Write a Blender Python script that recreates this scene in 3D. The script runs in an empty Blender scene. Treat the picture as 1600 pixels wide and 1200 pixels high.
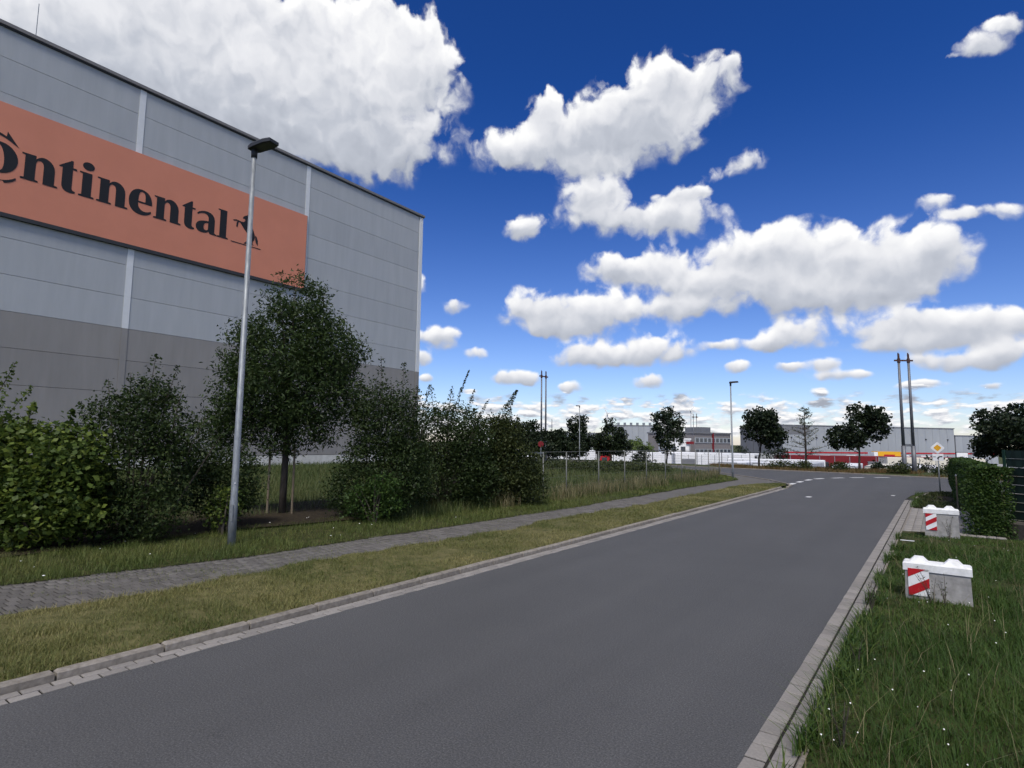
import bpy, math, random
import numpy as np
from mathutils import Matrix, Vector

SC = bpy.context.scene
COL = SC.collection
R = math.radians

# ------------------------------------------------------------------ camera
YAW, PITCH, ROLL, HC = R(36.4), math.atan(90.6 / 900), R(0.66), 2.4
H = Vector((-math.sin(YAW), math.cos(YAW), 0))          # horizontal view direction
RT0 = Vector((math.cos(YAW), math.sin(YAW), 0))
ZV = Vector((0, 0, 1))
fw = H * math.cos(PITCH) + ZV * math.sin(PITCH)
up0 = -H * math.sin(PITCH) + ZV * math.cos(PITCH)
upv = up0 * math.cos(ROLL) - RT0 * math.sin(ROLL)
rtv = RT0 * math.cos(ROLL) + up0 * math.sin(ROLL)
cam = bpy.data.cameras.new('camera')
cam.sensor_width, cam.lens = 36, 20.25
cam.clip_start, cam.clip_end = 0.05, 12000
co = bpy.data.objects.new('camera', cam)
m = Matrix((rtv, upv, -fw)).transposed().to_4x4()
m.translation = (0, 0, HC)
co.matrix_world = m
COL.objects.link(co)
SC.camera = co

# ------------------------------------------------------------------ exposure
SC.view_settings.view_transform = 'Standard'
SC.view_settings.look = 'None'
SC.view_settings.exposure = 0.6
SC.view_settings.gamma = 1.0
SC.view_settings.use_curve_mapping = False
SC.cycles.max_bounces = 4
SC.cycles.diffuse_bounces = 2
SC.cycles.glossy_bounces = 2
SC.cycles.transmission_bounces = 2
SC.cycles.transparent_max_bounces = 6
SC.cycles.use_denoising = True
SC.cycles.use_adaptive_sampling = True
SC.cycles.adaptive_threshold = .03

# ------------------------------------------------------------------ sky and clouds
SUN_EL, SUN_AZ = R(55), R(152)      # azimuth from +Y towards +X
W = bpy.data.worlds.new('World')
SC.world = W
W.use_nodes = True
W.cycles.sampling_method = 'MANUAL'
W.cycles.sample_map_resolution = 512
NT = W.node_tree
NT.nodes.clear()

class G:
    """small helper that adds nodes to a tree"""
    def __init__(s, nt): s.nt = nt
    def n(s, t, **kw):
        x = s.nt.nodes.new(t)
        for k, v in kw.items(): setattr(x, k, v)
        return x
    def put(s, sock, v):
        if isinstance(v, bpy.types.NodeSocket): s.nt.links.new(v, sock)
        else: sock.default_value = v
    def m(s, op, a, b=0.0, c=0.0, clamp=False):
        x = s.n('ShaderNodeMath', operation=op, use_clamp=clamp)
        s.put(x.inputs[0], a); s.put(x.inputs[1], b); s.put(x.inputs[2], c)
        return x.outputs[0]
    def v(s, op, a, b=(0, 0, 0), c=(0, 0, 0), scale=None):
        x = s.n('ShaderNodeVectorMath', operation=op)
        s.put(x.inputs[0], a)
        if op != 'SCALE': s.put(x.inputs[1], b)
        if op == 'MULTIPLY_ADD': s.put(x.inputs[2], c)
        if scale is not None: s.put(x.inputs[3], scale)
        return x.outputs['Value'] if op in ('DOT_PRODUCT', 'LENGTH') else x.outputs[0]
    def ss(s, x, a, b):
        r = s.n('ShaderNodeMapRange', interpolation_type='SMOOTHSTEP')
        s.put(r.inputs[0], x); s.put(r.inputs[1], a); s.put(r.inputs[2], b)
        return r.outputs[0]
    def mix(s, f, a, b):
        r = s.n('ShaderNodeMix', data_type='RGBA')
        s.put(r.inputs[0], f); s.put(r.inputs[6], a); s.put(r.inputs[7], b)
        return r.outputs[2]
    def noise(s, vec, scale, detail=5, rough=.55, dist=0.0, col=False):
        r = s.n('ShaderNodeTexNoise')
        s.put(r.inputs['Vector'], vec)
        r.inputs['Scale'].default_value = scale
        r.inputs['Detail'].default_value = detail
        r.inputs['Roughness'].default_value = rough
        r.inputs['Distortion'].default_value = dist
        return r.outputs['Color' if col else 'Fac']
    def xyz(s, x, y, z=0.0):
        r = s.n('ShaderNodeCombineXYZ')
        s.put(r.inputs[0], x); s.put(r.inputs[1], y); s.put(r.inputs[2], z)
        return r.outputs[0]
    def sep(s, v):
        r = s.n('ShaderNodeSeparateXYZ'); s.put(r.inputs[0], v)
        return r.outputs
    def ramp(s, f, stops):
        r = s.n('ShaderNodeValToRGB'); s.put(r.inputs[0], f)
        e = r.color_ramp.elements
        while len(e) < len(stops): e.new(.5)
        for el, (p, c) in zip(e, stops):
            el.position = p; el.color = (*c, 1)
        return r.outputs[0]

# cumulus clouds of the day: azimuth, elevation, half width, half height (degrees)
CLOUDS = [
    (-82.3,27.8,6.33,6.47), (-75.2,30.7,8.32,5.29), (-67.2,30.1,9.47,5.88), (-58.0,31.3,9.29,5.77), (-50.0,32.0,6.98,4.22), (-45.5,34.1,3.95,2.19),
    (-48.5,28.0,4.78,2.66), (-52.3,26.5,4.31,2.14), (-70.8,36.4,9.43,3.88), (-57.7,36.4,6.51,2.63), (-60.6,27.8,6.67,2.99), (-17.8,32.3,5.16,2.03),
    (-22.9,31.7,5.09,2.76), (-26.1,29.4,5.82,2.63), (-30.7,28.8,5.94,2.41), (-36.7,27.8,4.0,1.53), (-28.1,26.2,3.9,1.44), (-33.4,31.0,1.74,1.46),
    (-19.8,28.8,3.69,2.07), (-14.2,33.0,1.51,0.65,1.3), (-19.0,23.1,2.89,1.0), (-28.1,23.5,3.56,1.94), (-24.3,21.3,6.28,1.39), (-19.9,21.2,3.63,1.25),
    (-35.1,21.2,1.97,1.3), (-13.6,25.2,2.27,0.94,1.3), (-16.4,24.5,2.11,0.59,1.3), (-13.6,17.5,3.9,2.37), (-9.3,17.2,4.16,2.51), (-4.8,16.0,3.81,2.63),
    (-0.8,14.9,3.25,2.43), (1.2,15.6,1.86,1.67), (-12.1,14.2,6.48,2.16), (-5.4,13.2,5.27,1.72), (-23.1,17.4,4.33,1.78), (-26.2,16.9,2.85,1.09),
    (-18.8,15.3,4.73,1.89), (-20.1,13.0,4.18,1.2), (-34.5,13.4,3.56,2.0), (-30.0,13.0,4.16,2.24), (-26.2,12.6,2.82,1.98), (-32.0,11.3,3.85,0.88),
    (-29.4,8.6,3.04,1.39), (-25.9,8.3,3.11,1.0), (-21.9,9.2,3.32,1.72), (-10.1,10.0,2.49,1.36), (-12.7,9.3,3.25,0.81), (-16.6,9.2,1.14,0.48),
    (-2.8,9.8,4.04,1.48), (1.1,9.8,3.67,1.31), (4.6,9.4,2.96,1.15), (0.2,8.4,5.0,0.72), (1.7,6.8,2.79,0.8), (4.6,7.2,2.2,1.15),
    (-1.2,7.2,1.07,0.42,1.3), (3.7,29.1,1.59,0.66,1.3), (5.0,29.6,1.53,1.05,1.3), (6.2,30.2,1.26,0.71,1.3), (-48.9,37.3,3.9,1.35,1.3), (-46.9,36.2,3.29,1.39,1.3),
    (2.6,28.8,0.57,0.17,1.3), (0.8,19.2,1.6,0.87,1.3), (4.7,17.7,2.25,0.92,1.3), (2.3,17.9,2.01,0.67,1.3), (-40.1,8.7,1.28,0.76), (-37.0,6.4,1.92,0.83),
    (-34.8,6.3,1.6,0.76), (-22.9,6.2,1.94,0.8), (-15.2,7.4,1.45,0.65), (-30.5,5.3,1.26,0.57), (-10.2,6.9,1.34,0.57), (-7.6,7.0,1.09,0.67),
    (-6.7,5.9,2.18,0.55), (-8.1,4.7,0.84,0.5), (-0.8,4.9,1.78,0.47), (3.4,4.6,0.91,0.39), (-46.2,14.9,1.26,1.59), (-43.8,10.3,2.54,1.25),
    (-45.2,8.1,1.13,0.75), (-42.2,13.6,1.28,0.99), (-44.8,6.2,1.0,0.44), (-41.0,4.9,1.4,0.38,1.3),
]
g = G(NT)
tc = g.n('ShaderNodeTexCoord').outputs['Generated']
sx, sy, sz = g.sep(g.v('NORMALIZE', tc))
az = g.m('ARCTAN2', sx, sy)
el = g.m('ARCSINE', sz)
ae0 = g.xyz(az, el, 0.0)
inview = g.m('MULTIPLY', g.ss(az, R(-92), R(-84)), g.m('SUBTRACT', 1.0, g.ss(az, R(9), R(14))))
inview = g.m('MULTIPLY', inview, g.m('SUBTRACT', 1.0, g.ss(el, R(40), R(44))))
sky = g.n('ShaderNodeTexSky', sky_type='NISHITA', sun_disc=False, sun_elevation=SUN_EL, sun_rotation=SUN_AZ,
          air_density=1.0, dust_density=.3, ozone_density=1.6)
gm = g.n('ShaderNodeGamma'); gm.inputs[1].default_value = 1.36
g.put(gm.inputs[0], sky.outputs[0])
tint = g.mix(g.ss(el, R(0), R(34)), (.70, .71, .94, 1), (.17, .45, .90, 1))
tint = g.v('MULTIPLY', gm.outputs[0], tint)
SKY_S, CLOUD_S = .05, .69
CRAMP = [(0.0, (.36, .39, .46)), (.35, (.52, .55, .62)), (.65, (.78, .79, .83)), (.9, (.97, .97, .97))]

def over(alpha, col):
    b_sky = g.n('ShaderNodeBackground'); g.put(b_sky.inputs[0], tint); b_sky.inputs[1].default_value = SKY_S
    b_cl = g.n('ShaderNodeBackground'); g.put(b_cl.inputs[0], col); b_cl.inputs[1].default_value = CLOUD_S
    mx = g.n('ShaderNodeMixShader'); g.put(mx.inputs[0], alpha)
    NT.links.new(b_sky.outputs[0], mx.inputs[1]); NT.links.new(b_cl.outputs[0], mx.inputs[2])
    return mx.outputs[0]

# clouds at their places
nz1 = g.noise(ae0, 13.0, 6, .52, col=True)
wamp = g.m('MULTIPLY_ADD', g.m('ABSOLUTE', el), .11, .012)
w1 = g.v('SCALE', g.v('SUBTRACT', nz1, (.5, .5, .5)), scale=wamp)
aew = g.v('ADD', ae0, w1)
acc = None
for a, e, w, h, *thin in CLOUDS:                        # thin ones are wisps
    a, e, w, h = R(a), R(e), R(w), R(h)
    q = g.v('MULTIPLY_ADD', aew, (1 / w, 1 / h, 0), (-a / w, -e / h, thin[0] if thin else 1))
    d2 = g.v('DOT_PRODUCT', q, q)                       # 1 + r^2
    wt = g.m('POWER', .28, d2)
    sc_ = g.v('SCALE', q, scale=wt)
    acc = sc_ if acc is None else g.v('ADD', acc, sc_)
ax, ay, aw = g.sep(acc)
field = g.m('MULTIPLY', aw, 1 / .28)
updown = g.m('DIVIDE', ay, g.m('ADD', aw, 1e-4))        # -1 at a cloud's base, 1 at its crown
# low bank of small cumulus above the horizon
lowv = g.xyz(az, g.m('MULTIPLY', el, 3.2), 0.0)
lown = g.noise(lowv, 24.0, 5, .55)
lowr = g.m('SUBTRACT', lown, g.noise(g.v('ADD', lowv, (0, .014, 0)), 24.0, 5, .55))
lowband = g.m('MULTIPLY', g.ss(el, R(.2), R(1.6)), g.m('SUBTRACT', 1.0, g.ss(el, R(3.2), R(5.5))))
lowf = g.m('MULTIPLY', g.m('MULTIPLY_ADD', lown, 4.2, -1.50), lowband)
base = g.m('MAXIMUM', field, lowf)
fine = g.noise(aew, 42.0, 5, .6)
def billow(vec):
    r = g.n('ShaderNodeTexVoronoi', voronoi_dimensions='2D', feature='SMOOTH_F1')
    g.put(r.inputs['Vector'], vec)
    for k_, v_ in (('Scale', 24.0), ('Detail', 1.5), ('Roughness', .42), ('Lacunarity', 2.3), ('Smoothness', .6)): r.inputs[k_].default_value = v_
    return r.outputs['Distance']
bil = g.v('ADD', ae0, g.v('SCALE', w1, scale=1.4))
bl0 = billow(bil)
edge = g.m('ADD', g.m('MULTIPLY_ADD', fine, .75, -.37), g.m('MULTIPLY_ADD', bl0, -.95, .58))
edge = g.m('ADD', edge, g.m('MULTIPLY_ADD', g.sep(nz1)[2], .6, -.30))
dens = g.m('ADD', base, g.m('MULTIPLY', edge, g.ss(base, .05, .4)))
crisp = g.ss(updown, -.2, .5)
alpha = g.ss(dens, g.m('MULTIPLY_ADD', crisp, .06, .16), g.m('MULTIPLY_ADD', crisp, -.12, .86))
# relief of the billows: how much cloud stands between here and the light above
rel = g.m('SUBTRACT', billow(g.v('ADD', bil, (-.006, .016, 0))), bl0)
lit = g.m('ADD', g.m('MULTIPLY_ADD', updown, .52, .56), g.m('MULTIPLY', rel, .27))
lit = g.m('ADD', lit, g.m('MULTIPLY_ADD', fine, .22, -.11))
lit = g.m('ADD', lit, g.m('MULTIPLY', g.m('MULTIPLY_ADD', lowr, 3.6, .02), g.m('GREATER_THAN', lowf, .12)))
lit = g.m('SUBTRACT', lit, g.m('MULTIPLY', g.ss(dens, .9, 2.2), .16))
lit = g.m('ADD', lit, g.m('MULTIPLY', g.m('SUBTRACT', 1.0, g.ss(dens, .3, .8)), .06), clamp=True)
s_in = over(alpha, g.ramp(lit, CRAMP))
# the rest of the sky carries the same kind of clouds on a flat layer
zc_ = g.m('ADD', g.m('MAXIMUM', sz, 0), .06)
lay = g.v('DIVIDE', g.xyz(sx, sy, 0.0), g.xyz(zc_, zc_, 1.0))
ln = g.noise(lay, 1.3, 5, .55)
outf = g.m('MULTIPLY_ADD', ln, 5.0, -2.2)
s_out = over(g.ss(outf, .22, .74), g.ramp(g.m('MULTIPLY_ADD', g.ss(outf, .7, 1.6), -.25, .80), CRAMP))
mx = g.n('ShaderNodeMixShader'); g.put(mx.inputs[0], inview)
NT.links.new(s_out, mx.inputs[1]); NT.links.new(s_in, mx.inputs[2])
wo = g.n('ShaderNodeOutputWorld'); NT.links.new(mx.outputs[0], wo.inputs[0])

sun = bpy.data.lights.new('sun', 'SUN')
sun.energy, sun.angle, sun.color = 2.2, R(16), (1, .94, .84)
so = bpy.data.objects.new('sun', sun)
sd = Vector((math.sin(SUN_AZ) * math.cos(SUN_EL), math.cos(SUN_AZ) * math.cos(SUN_EL), math.sin(SUN_EL)))
so.rotation_euler = sd.to_track_quat('Z', 'Y').to_euler()
so.location = (0, 0, 60)
COL.objects.link(so)

# ------------------------------------------------------------------ materials
def pbr(name, stops, scale=8.0, rough=.85, bump=0.0, bscale=60.0, spec=.3, metal=0.0, detail=6, rnd=0.0, attr=0.0,
        big=0.0, bigscale=.6, transl=0.0, stretch=(1, 1, 1), nrough=.6):
    """noise coloured surface; rnd varies it from object to object, attr from piece to piece"""
    M = bpy.data.materials.new(name)
    M.use_nodes = True
    nt = M.node_tree
    k = G(nt)
    bs = nt.nodes['Principled BSDF']
    bs.inputs['Roughness'].default_value = rough
    bs.inputs['Specular IOR Level'].default_value = spec
    bs.inputs['Metallic'].default_value = metal
    obc = k.v('MULTIPLY', k.n('ShaderNodeTexCoord').outputs['Object'], stretch)
    f = k.noise(obc, scale, detail, nrough)
    if attr:
        at = k.n('ShaderNodeAttribute', attribute_name='v').outputs['Fac']
        f = k.m('ADD', k.m('MULTIPLY', f, 1 - attr), k.m('MULTIPLY', at, attr))
    col = k.ramp(f, stops)
    val = None
    if rnd:
        val = k.m('MULTIPLY_ADD', k.n('ShaderNodeObjectInfo').outputs['Random'], 2 * rnd, 1 - rnd)
    if big:
        bn = k.m('MULTIPLY_ADD', k.noise(obc, bigscale, 4, .6), 2 * big, 1 - big)
        val = bn if val is None else k.m('MULTIPLY', val, bn)
    if val is not None:
        hsv = k.n('ShaderNodeHueSaturation'); k.put(hsv.inputs['Value'], val); k.put(hsv.inputs['Color'], col)
        col = hsv.outputs[0]
    k.put(bs.inputs['Base Color'], col)
    if bump:
        b = k.n('ShaderNodeBump')
        b.inputs['Strength'].default_value = bump
        b.inputs['Distance'].default_value = .01
        k.put(b.inputs['Height'], k.noise(obc, bscale, 4, .6))
        k.put(bs.inputs['Normal'], b.outputs[0])
    if transl:
        tr = k.n('ShaderNodeBsdfTranslucent'); k.put(tr.inputs[0], col)
        ms = k.n('ShaderNodeMixShader'); ms.inputs[0].default_value = transl
        nt.links.new(bs.outputs[0], ms.inputs[1]); nt.links.new(tr.outputs[0], ms.inputs[2])
        nt.links.new(ms.outputs[0], nt.nodes['Material Output'].inputs[0])
    return M

def plain(name, c, rough=.6, var=.12, scale=3.0, **kw):
    a = tuple(x * (1 - var) for x in c); b = tuple(min(1, x * (1 + var)) for x in c)
    return pbr(name, [(.3, a), (.7, b)], scale=scale, rough=rough, **kw)

MT = {}
def asphalt():
    M = bpy.data.materials.new('asphalt'); M.use_nodes = True
    nt = M.node_tree; k = G(nt); bs = nt.nodes['Principled BSDF']
    oc = k.n('ShaderNodeTexCoord').outputs['Object']
    grain = k.ramp(k.noise(oc, 60, 5, .75), [(.25, (.026, .026, .026)), (.5, (.070, .070, .071)), (.75, (.165, .165, .166))])
    lanes = k.m('MULTIPLY_ADD', k.noise(k.v('MULTIPLY', oc, (1.1, .035, 1)), 1.0, 4, .6), .42, .79)      # polished along the wheel tracks
    patch = k.m('MULTIPLY_ADD', k.ss(k.noise(oc, .33, 5, .65), .30, .70), .10, .95)
    stain = k.m('SUBTRACT', 1.0, k.m('MULTIPLY', k.ss(k.noise(oc, 1.7, 3, .6), .66, .80), .14))
    hv = k.n('ShaderNodeHueSaturation'); k.put(hv.inputs['Color'], grain)
    k.put(hv.inputs['Value'], k.m('MULTIPLY', k.m('MULTIPLY', lanes, patch), stain))
    k.put(bs.inputs['Base Color'], hv.outputs[0])
    k.put(bs.inputs['Roughness'], k.m('MULTIPLY_ADD', lanes, .3, .52))
    bs.inputs['Specular IOR Level'].default_value = .3
    b = k.n('ShaderNodeBump'); b.inputs['Strength'].default_value = .3; b.inputs['Distance'].default_value = .01
    k.put(b.inputs['Height'], k.noise(oc, 190, 3, .6)); k.put(bs.inputs['Normal'], b.outputs[0])
    return M
MT['asphalt'] = asphalt()
MT['asphalt_old'] = pbr('asphalt_old', [(.3, (.05, .052, .056)), (.7, (.075, .077, .082))], 40, .85, .3, 150, .3, big=.12)
MT['paver'] = pbr('concrete_paver', [(.3, (.105, .098, .09)), (.7, (.165, .155, .142))], 30, .9, .4, 90, .2, rnd=.22, attr=.35, big=.2, bigscale=.7)
MT['gutter'] = pbr('gutter_paver', [(.3, (.22, .205, .188)), (.7, (.32, .30, .275))], 35, .9, .35, 90, .2, rnd=.14, attr=.3, big=.14)
MT['kerb'] = pbr('kerb_concrete', [(.25, (.135, .118, .098)), (.55, (.235, .212, .182)), (.8, (.31, .285, .25))], 14, .9, .4, 120, .2, rnd=.10, big=.18, bigscale=1.5)
MT['paver_far'] = pbr('paver_far', [(.3, (.095, .09, .083)), (.7, (.135, .128, .118))], 12, .9, .4, 90, .2, big=.2)
MT['fpost'] = plain('fence_post_grey', (.15, .155, .145), .6, metal=.2)
MT['joint'] = pbr('joint_sand', [(.3, (.012, .011, .009)), (.7, (.03, .027, .02))], 40, .95)
MT['soil'] = pbr('soil', [(.3, (.018, .014, .010)), (.55, (.035, .028, .018)), (.8, (.06, .048, .03))], 9, .95, .6, 40, .1)
MT['turf'] = pbr('turf_soil', [(.28, (.022, .030, .010)), (.5, (.042, .046, .017)), (.75, (.085, .074, .032))], 5, .95, .6, 60, .1, big=.2)
MT['verge'] = pbr('verge_soil', [(.3, (.055, .060, .022)), (.5, (.105, .10, .042)), (.75, (.17, .148, .070))], 6, .95, .6, 80, .1, big=.2)
MT['meadow'] = pbr('meadow_ground', [(.3, (.030, .042, .014)), (.5, (.050, .062, .020)), (.75, (.10, .095, .04))], .9, .95, .5, 20, .1, detail=9, nrough=.7)
MT['paint_white'] = pbr('road_paint', [(.3, (.42, .42, .41)), (.6, (.72, .72, .70))], 12, .7, .2, 60)
MT['yard'] = pbr('yard_concrete', [(.3, (.24, .235, .225)), (.7, (.36, .355, .34))], .5, .9, detail=8)
MT['panel_up'] = pbr('panel_light_grey', [(.3, (.335, .355, .372)), (.7, (.385, .405, .422))], 1.6, .42, .10, 45, .45, rnd=.03, stretch=(1, 1, .14))
MT['panel_low'] = pbr('panel_warm_grey', [(.3, (.215, .207, .198)), (.7, (.255, .246, .236))], 1.6, .45, .10, 45, .4, rnd=.03, stretch=(1, 1, .14))
MT['strip'] = plain('strip_pale_metal', (.62, .645, .665), .4, .04, metal=0.0)
MT['coping'] = plain('coping_grey', (.17, .165, .165), .5, .06)
MT['core'] = plain('wall_core', (.09, .09, .095), .9)
MT['plinth'] = pbr('plinth_concrete', [(.3, (.42, .42, .40)), (.7, (.58, .58, .56))], 2, .9)
MT['orange'] = pbr('sign_orange', [(.3, (.55, .205, .125)), (.7, (.60, .225, .14))], .5, .5, .05, 30, .4)
MT['ink'] = plain('letter_black', (.012, .012, .014), .5, .1)
MT['galv'] = pbr('galvanised_steel', [(.3, (.17, .185, .20)), (.55, (.25, .27, .285)), (.75, (.34, .36, .375))], 18, .55, .1, 60, .5, metal=.35, big=.1, stretch=(1, 1, .25))
MT['dark'] = plain('dark_grey_paint', (.035, .037, .042), .5)
MT['mast'] = plain('mast_steel', (.15, .155, .17), .5, metal=.3)
MT['rust'] = plain('mast_top_brown', (.07, .035, .03), .7)
MT['lens'] = plain('lamp_glass', (.10, .10, .10), .15, spec=.6)
MT['white'] = plain('white_paint', (.78, .78, .77), .5, .05)
MT['tarp'] = pbr('trailer_white', [(.3, (.72, .73, .74)), (.7, (.82, .82, .82))], .6, .5, rnd=.06)
MT['tarp_grey'] = pbr('trailer_grey', [(.3, (.42, .44, .46)), (.7, (.5, .52, .54))], .6, .5)
MT['tarp_cream'] = pbr('trailer_cream', [(.3, (.62, .58, .47)), (.7, (.7, .66, .55))], .6, .5)
MT['red'] = plain('sign_red', (.42, .012, .018), .45, .1)
MT['darkred'] = plain('trailer_dark_red', (.17, .012, .016), .5, .15)
MT['yellow'] = plain('yellow_paint', (.75, .38, .02), .45, .08)
MT['tyre'] = plain('tyre_rubber', (.018, .018, .018), .85)
MT['conc'] = pbr('barrier_concrete', [(.25, (.20, .195, .185)), (.55, (.33, .32, .305)), (.8, (.42, .41, .395))], 7, .9, .3, 90, .2, big=.15, bigscale=3)
MT['cap'] = pbr('barrier_cap_lit_white', [(.3, (.62, .62, .60)), (.6, (.80, .80, .78))], 9, .6, .1, 60)  # pale barrier concrete; light on the top is put into this whiter colour
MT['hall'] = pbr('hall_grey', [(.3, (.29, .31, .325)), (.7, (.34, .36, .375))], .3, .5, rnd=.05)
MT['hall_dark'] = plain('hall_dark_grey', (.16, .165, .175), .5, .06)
MT['hall_white'] = plain('hall_white', (.80, .80, .78), .5, .04)
MT['brick'] = plain('office_grey_brown', (.20, .185, .18), .8, .1)
MT['glass'] = plain('window_glass', (.05, .06, .075), .12, .2, spec=.8)
MT['bark'] = pbr('bark', [(.3, (.045, .038, .03)), (.7, (.11, .095, .08))], 14, .95, .6, 40, .1, stretch=(1, 1, .2))
MT['wood'] = pbr('stake_wood', [(.3, (.12, .095, .07)), (.7, (.22, .18, .13))], 10, .9, .3, 40, stretch=(1, 1, .15))
MT['screen'] = pbr('screen_strip_green', [(.3, (.004, .013, .011)), (.7, (.008, .020, .017))], 3, .5, .1, 40, .35, rnd=.15)
MT['sgreen'] = plain('fence_green', (.01, .035, .025), .5)
MT['basestone'] = pbr('base_concrete', [(.3, (.04, .036, .03)), (.7, (.09, .082, .07))], 8, .95, .4, 50)
def leafmat(name, a, b, c, tr=.28):
    return pbr(name, [(.12, a), (.5, b), (.92, c)], 1.1, .55, 0, 1, .25, attr=.75, transl=tr)
MT['leaf_dark'] = leafmat('leaf_dark', (.013, .025, .008), (.028, .049, .013), (.062, .088, .023))
MT['leaf_ash'] = leafmat('leaf_ash', (.015, .030, .009), (.031, .055, .014), (.066, .098, .023))
MT['leaf_hazel'] = leafmat('leaf_hazel', (.025, .048, .010), (.070, .110, .020), (.21, .26, .045), .35)
MT['leaf_olive'] = leafmat('leaf_olive', (.016, .027, .008), (.037, .052, .014), (.085, .096, .028))
MT['leaf_far'] = leafmat('leaf_far', (.007, .014, .007), (.015, .026, .010), (.030, .044, .015), .15)
MT['leaf_lime'] = leafmat('leaf_lime', (.07, .11, .028), (.12, .17, .045), (.18, .23, .07))
MT['leaf_grey'] = leafmat('leaf_grey', (.06, .075, .05), (.11, .13, .09), (.17, .19, .13))
MT['leaf_hedge'] = leafmat('leaf_hedge', (.018, .040, .009), (.036, .074, .014), (.075, .120, .022))
MT['gr_verge'] = leafmat('grass_verge', (.070, .098, .024), (.155, .160, .050), (.33, .285, .125))
MT['gr_strip'] = leafmat('grass_strip', (.048, .080, .016), (.100, .130, .030), (.23, .215, .075))
MT['gr_lawn'] = leafmat('grass_lawn', (.021, .052, .008), (.046, .092, .014), (.105, .138, .030))
MT['gr_dry'] = leafmat('grass_dry', (.10, .095, .04), (.19, .165, .08), (.33, .28, .16))
MT['gr_meadow'] = leafmat('grass_meadow', (.034, .058, .016), (.068, .098, .028), (.17, .165, .070))
MT['gr_sedum'] = leafmat('bedding_rust', (.09, .055, .02), (.16, .095, .035), (.13, .12, .04))
MT['petal'] = plain('petal_white', (.8, .8, .76), .7, .05)

# ------------------------------------------------------------------ mesh helpers
def obj(name, me, mat=None, parent=None, kind=None):
    o = bpy.data.objects.new(name, me)
    COL.objects.link(o)
    if mat is not None and me is not None and not me.materials: me.materials.append(MT[mat] if isinstance(mat, str) else mat)
    if parent is not None: o.parent = parent
    if kind: o['kind'] = kind
    return o

def tag(o, label, cat, group=None):
    o['label'] = label; o['category'] = cat
    if group: o['group'] = group
    return o

def thing(name, label, cat, loc=(0, 0, 0), rz=0.0, group=None):
    o = bpy.data.objects.new(name, None)
    COL.objects.link(o)
    o.empty_display_size = .2
    o.location = loc; o.rotation_euler = (0, 0, rz)
    return tag(o, label, cat, group)

def copy_tree(o, parent=None):
    c = o.copy(); COL.objects.link(c); c.parent = parent
    for ch in o.children: copy_tree(ch, c)
    return c

class MB:
    """collects simple solids into one mesh"""
    def __init__(s): s.v, s.f = [], []
    def add(s, vs, fs):
        b = len(s.v); s.v += [tuple(x) for x in vs]; s.f += [tuple(b + i for i in f) for f in fs]
        return s
    def box(s, x0, x1, y0, y1, z0, z1, bev=0.0):
        if bev <= 0:
            vs = [(x, y, z) for z in (z0, z1) for x, y in ((x0, y0), (x1, y0), (x1, y1), (x0, y1))]
            return s.add(vs, [(3, 2, 1, 0), (4, 5, 6, 7), (0, 1, 5, 4), (1, 2, 6, 5), (2, 3, 7, 6), (3, 0, 4, 7)])
        b = bev                                     # chamfered top edge
        vs = [(x0, y0, z0), (x1, y0, z0), (x1, y1, z0), (x0, y1, z0), (x0, y0, z1 - b), (x1, y0, z1 - b), (x1, y1, z1 - b), (x0, y1, z1 - b),
              (x0 + b, y0 + b, z1), (x1 - b, y0 + b, z1), (x1 - b, y1 - b, z1), (x0 + b, y1 - b, z1)]
        fs = [(3, 2, 1, 0), (8, 9, 10, 11)]
        for i in range(4):
            j = (i + 1) % 4
            fs += [(i, j, 4 + j, 4 + i), (4 + i, 4 + j, 8 + j, 8 + i)]
        return s.add(vs, fs)
    def prism(s, poly, z0, z1):
        n = len(poly)
        return s.add([(x, y, z0) for x, y in poly] + [(x, y, z1) for x, y in poly],
                     [tuple(range(n - 1, -1, -1)), tuple(range(n, 2 * n))] + [(i, (i + 1) % n, n + (i + 1) % n, n + i) for i in range(n)])
    def xprism(s, poly, x0, x1):
        """poly in (y, z), pushed along x"""
        n = len(poly)
        return s.add([(x0, y, z) for y, z in poly] + [(x1, y, z) for y, z in poly],
                     [tuple(range(n - 1, -1, -1)), tuple(range(n, 2 * n))] + [(i, (i + 1) % n, n + (i + 1) % n, n + i) for i in range(n)])
    def tube(s, pts, rad, n=8, cap=True):
        """round bar through points; rad is one radius or one for each point"""
        pts = [Vector(p) for p in pts]
        rad = rad if isinstance(rad, (list, tuple)) else [rad] * len(pts)
        vs, fs = [], []
        for i, p in enumerate(pts):
            d = (pts[min(i + 1, len(pts) - 1)] - pts[max(i - 1, 0)]).normalized()
            a = d.cross(Vector((0, 0, 1)) if abs(d.z) < .9 else Vector((1, 0, 0))).normalized(); b = d.cross(a)
            for k in range(n):
                t = 2 * math.pi * k / n
                vs.append(p + a * math.cos(t) * rad[i] + b * math.sin(t) * rad[i])
        for i in range(len(pts) - 1):
            for k in range(n):
                k2 = (k + 1) % n
                fs.append((i * n + k, i * n + k2, (i + 1) * n + k2, (i + 1) * n + k))
        if cap: fs += [tuple(range(n - 1, -1, -1)), tuple((len(pts) - 1) * n + k for k in range(n))]
        return s.add(vs, fs)
    def mesh(s, name):
        me = bpy.data.meshes.new(name); me.from_pydata(s.v, [], s.f); me.update()
        return me
    def build(s, name, mat, parent=None, kind=None, smooth=False):
        me = s.mesh(name)
        if smooth: me.shade_smooth()
        return obj(name, me, mat, parent, kind)

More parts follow.
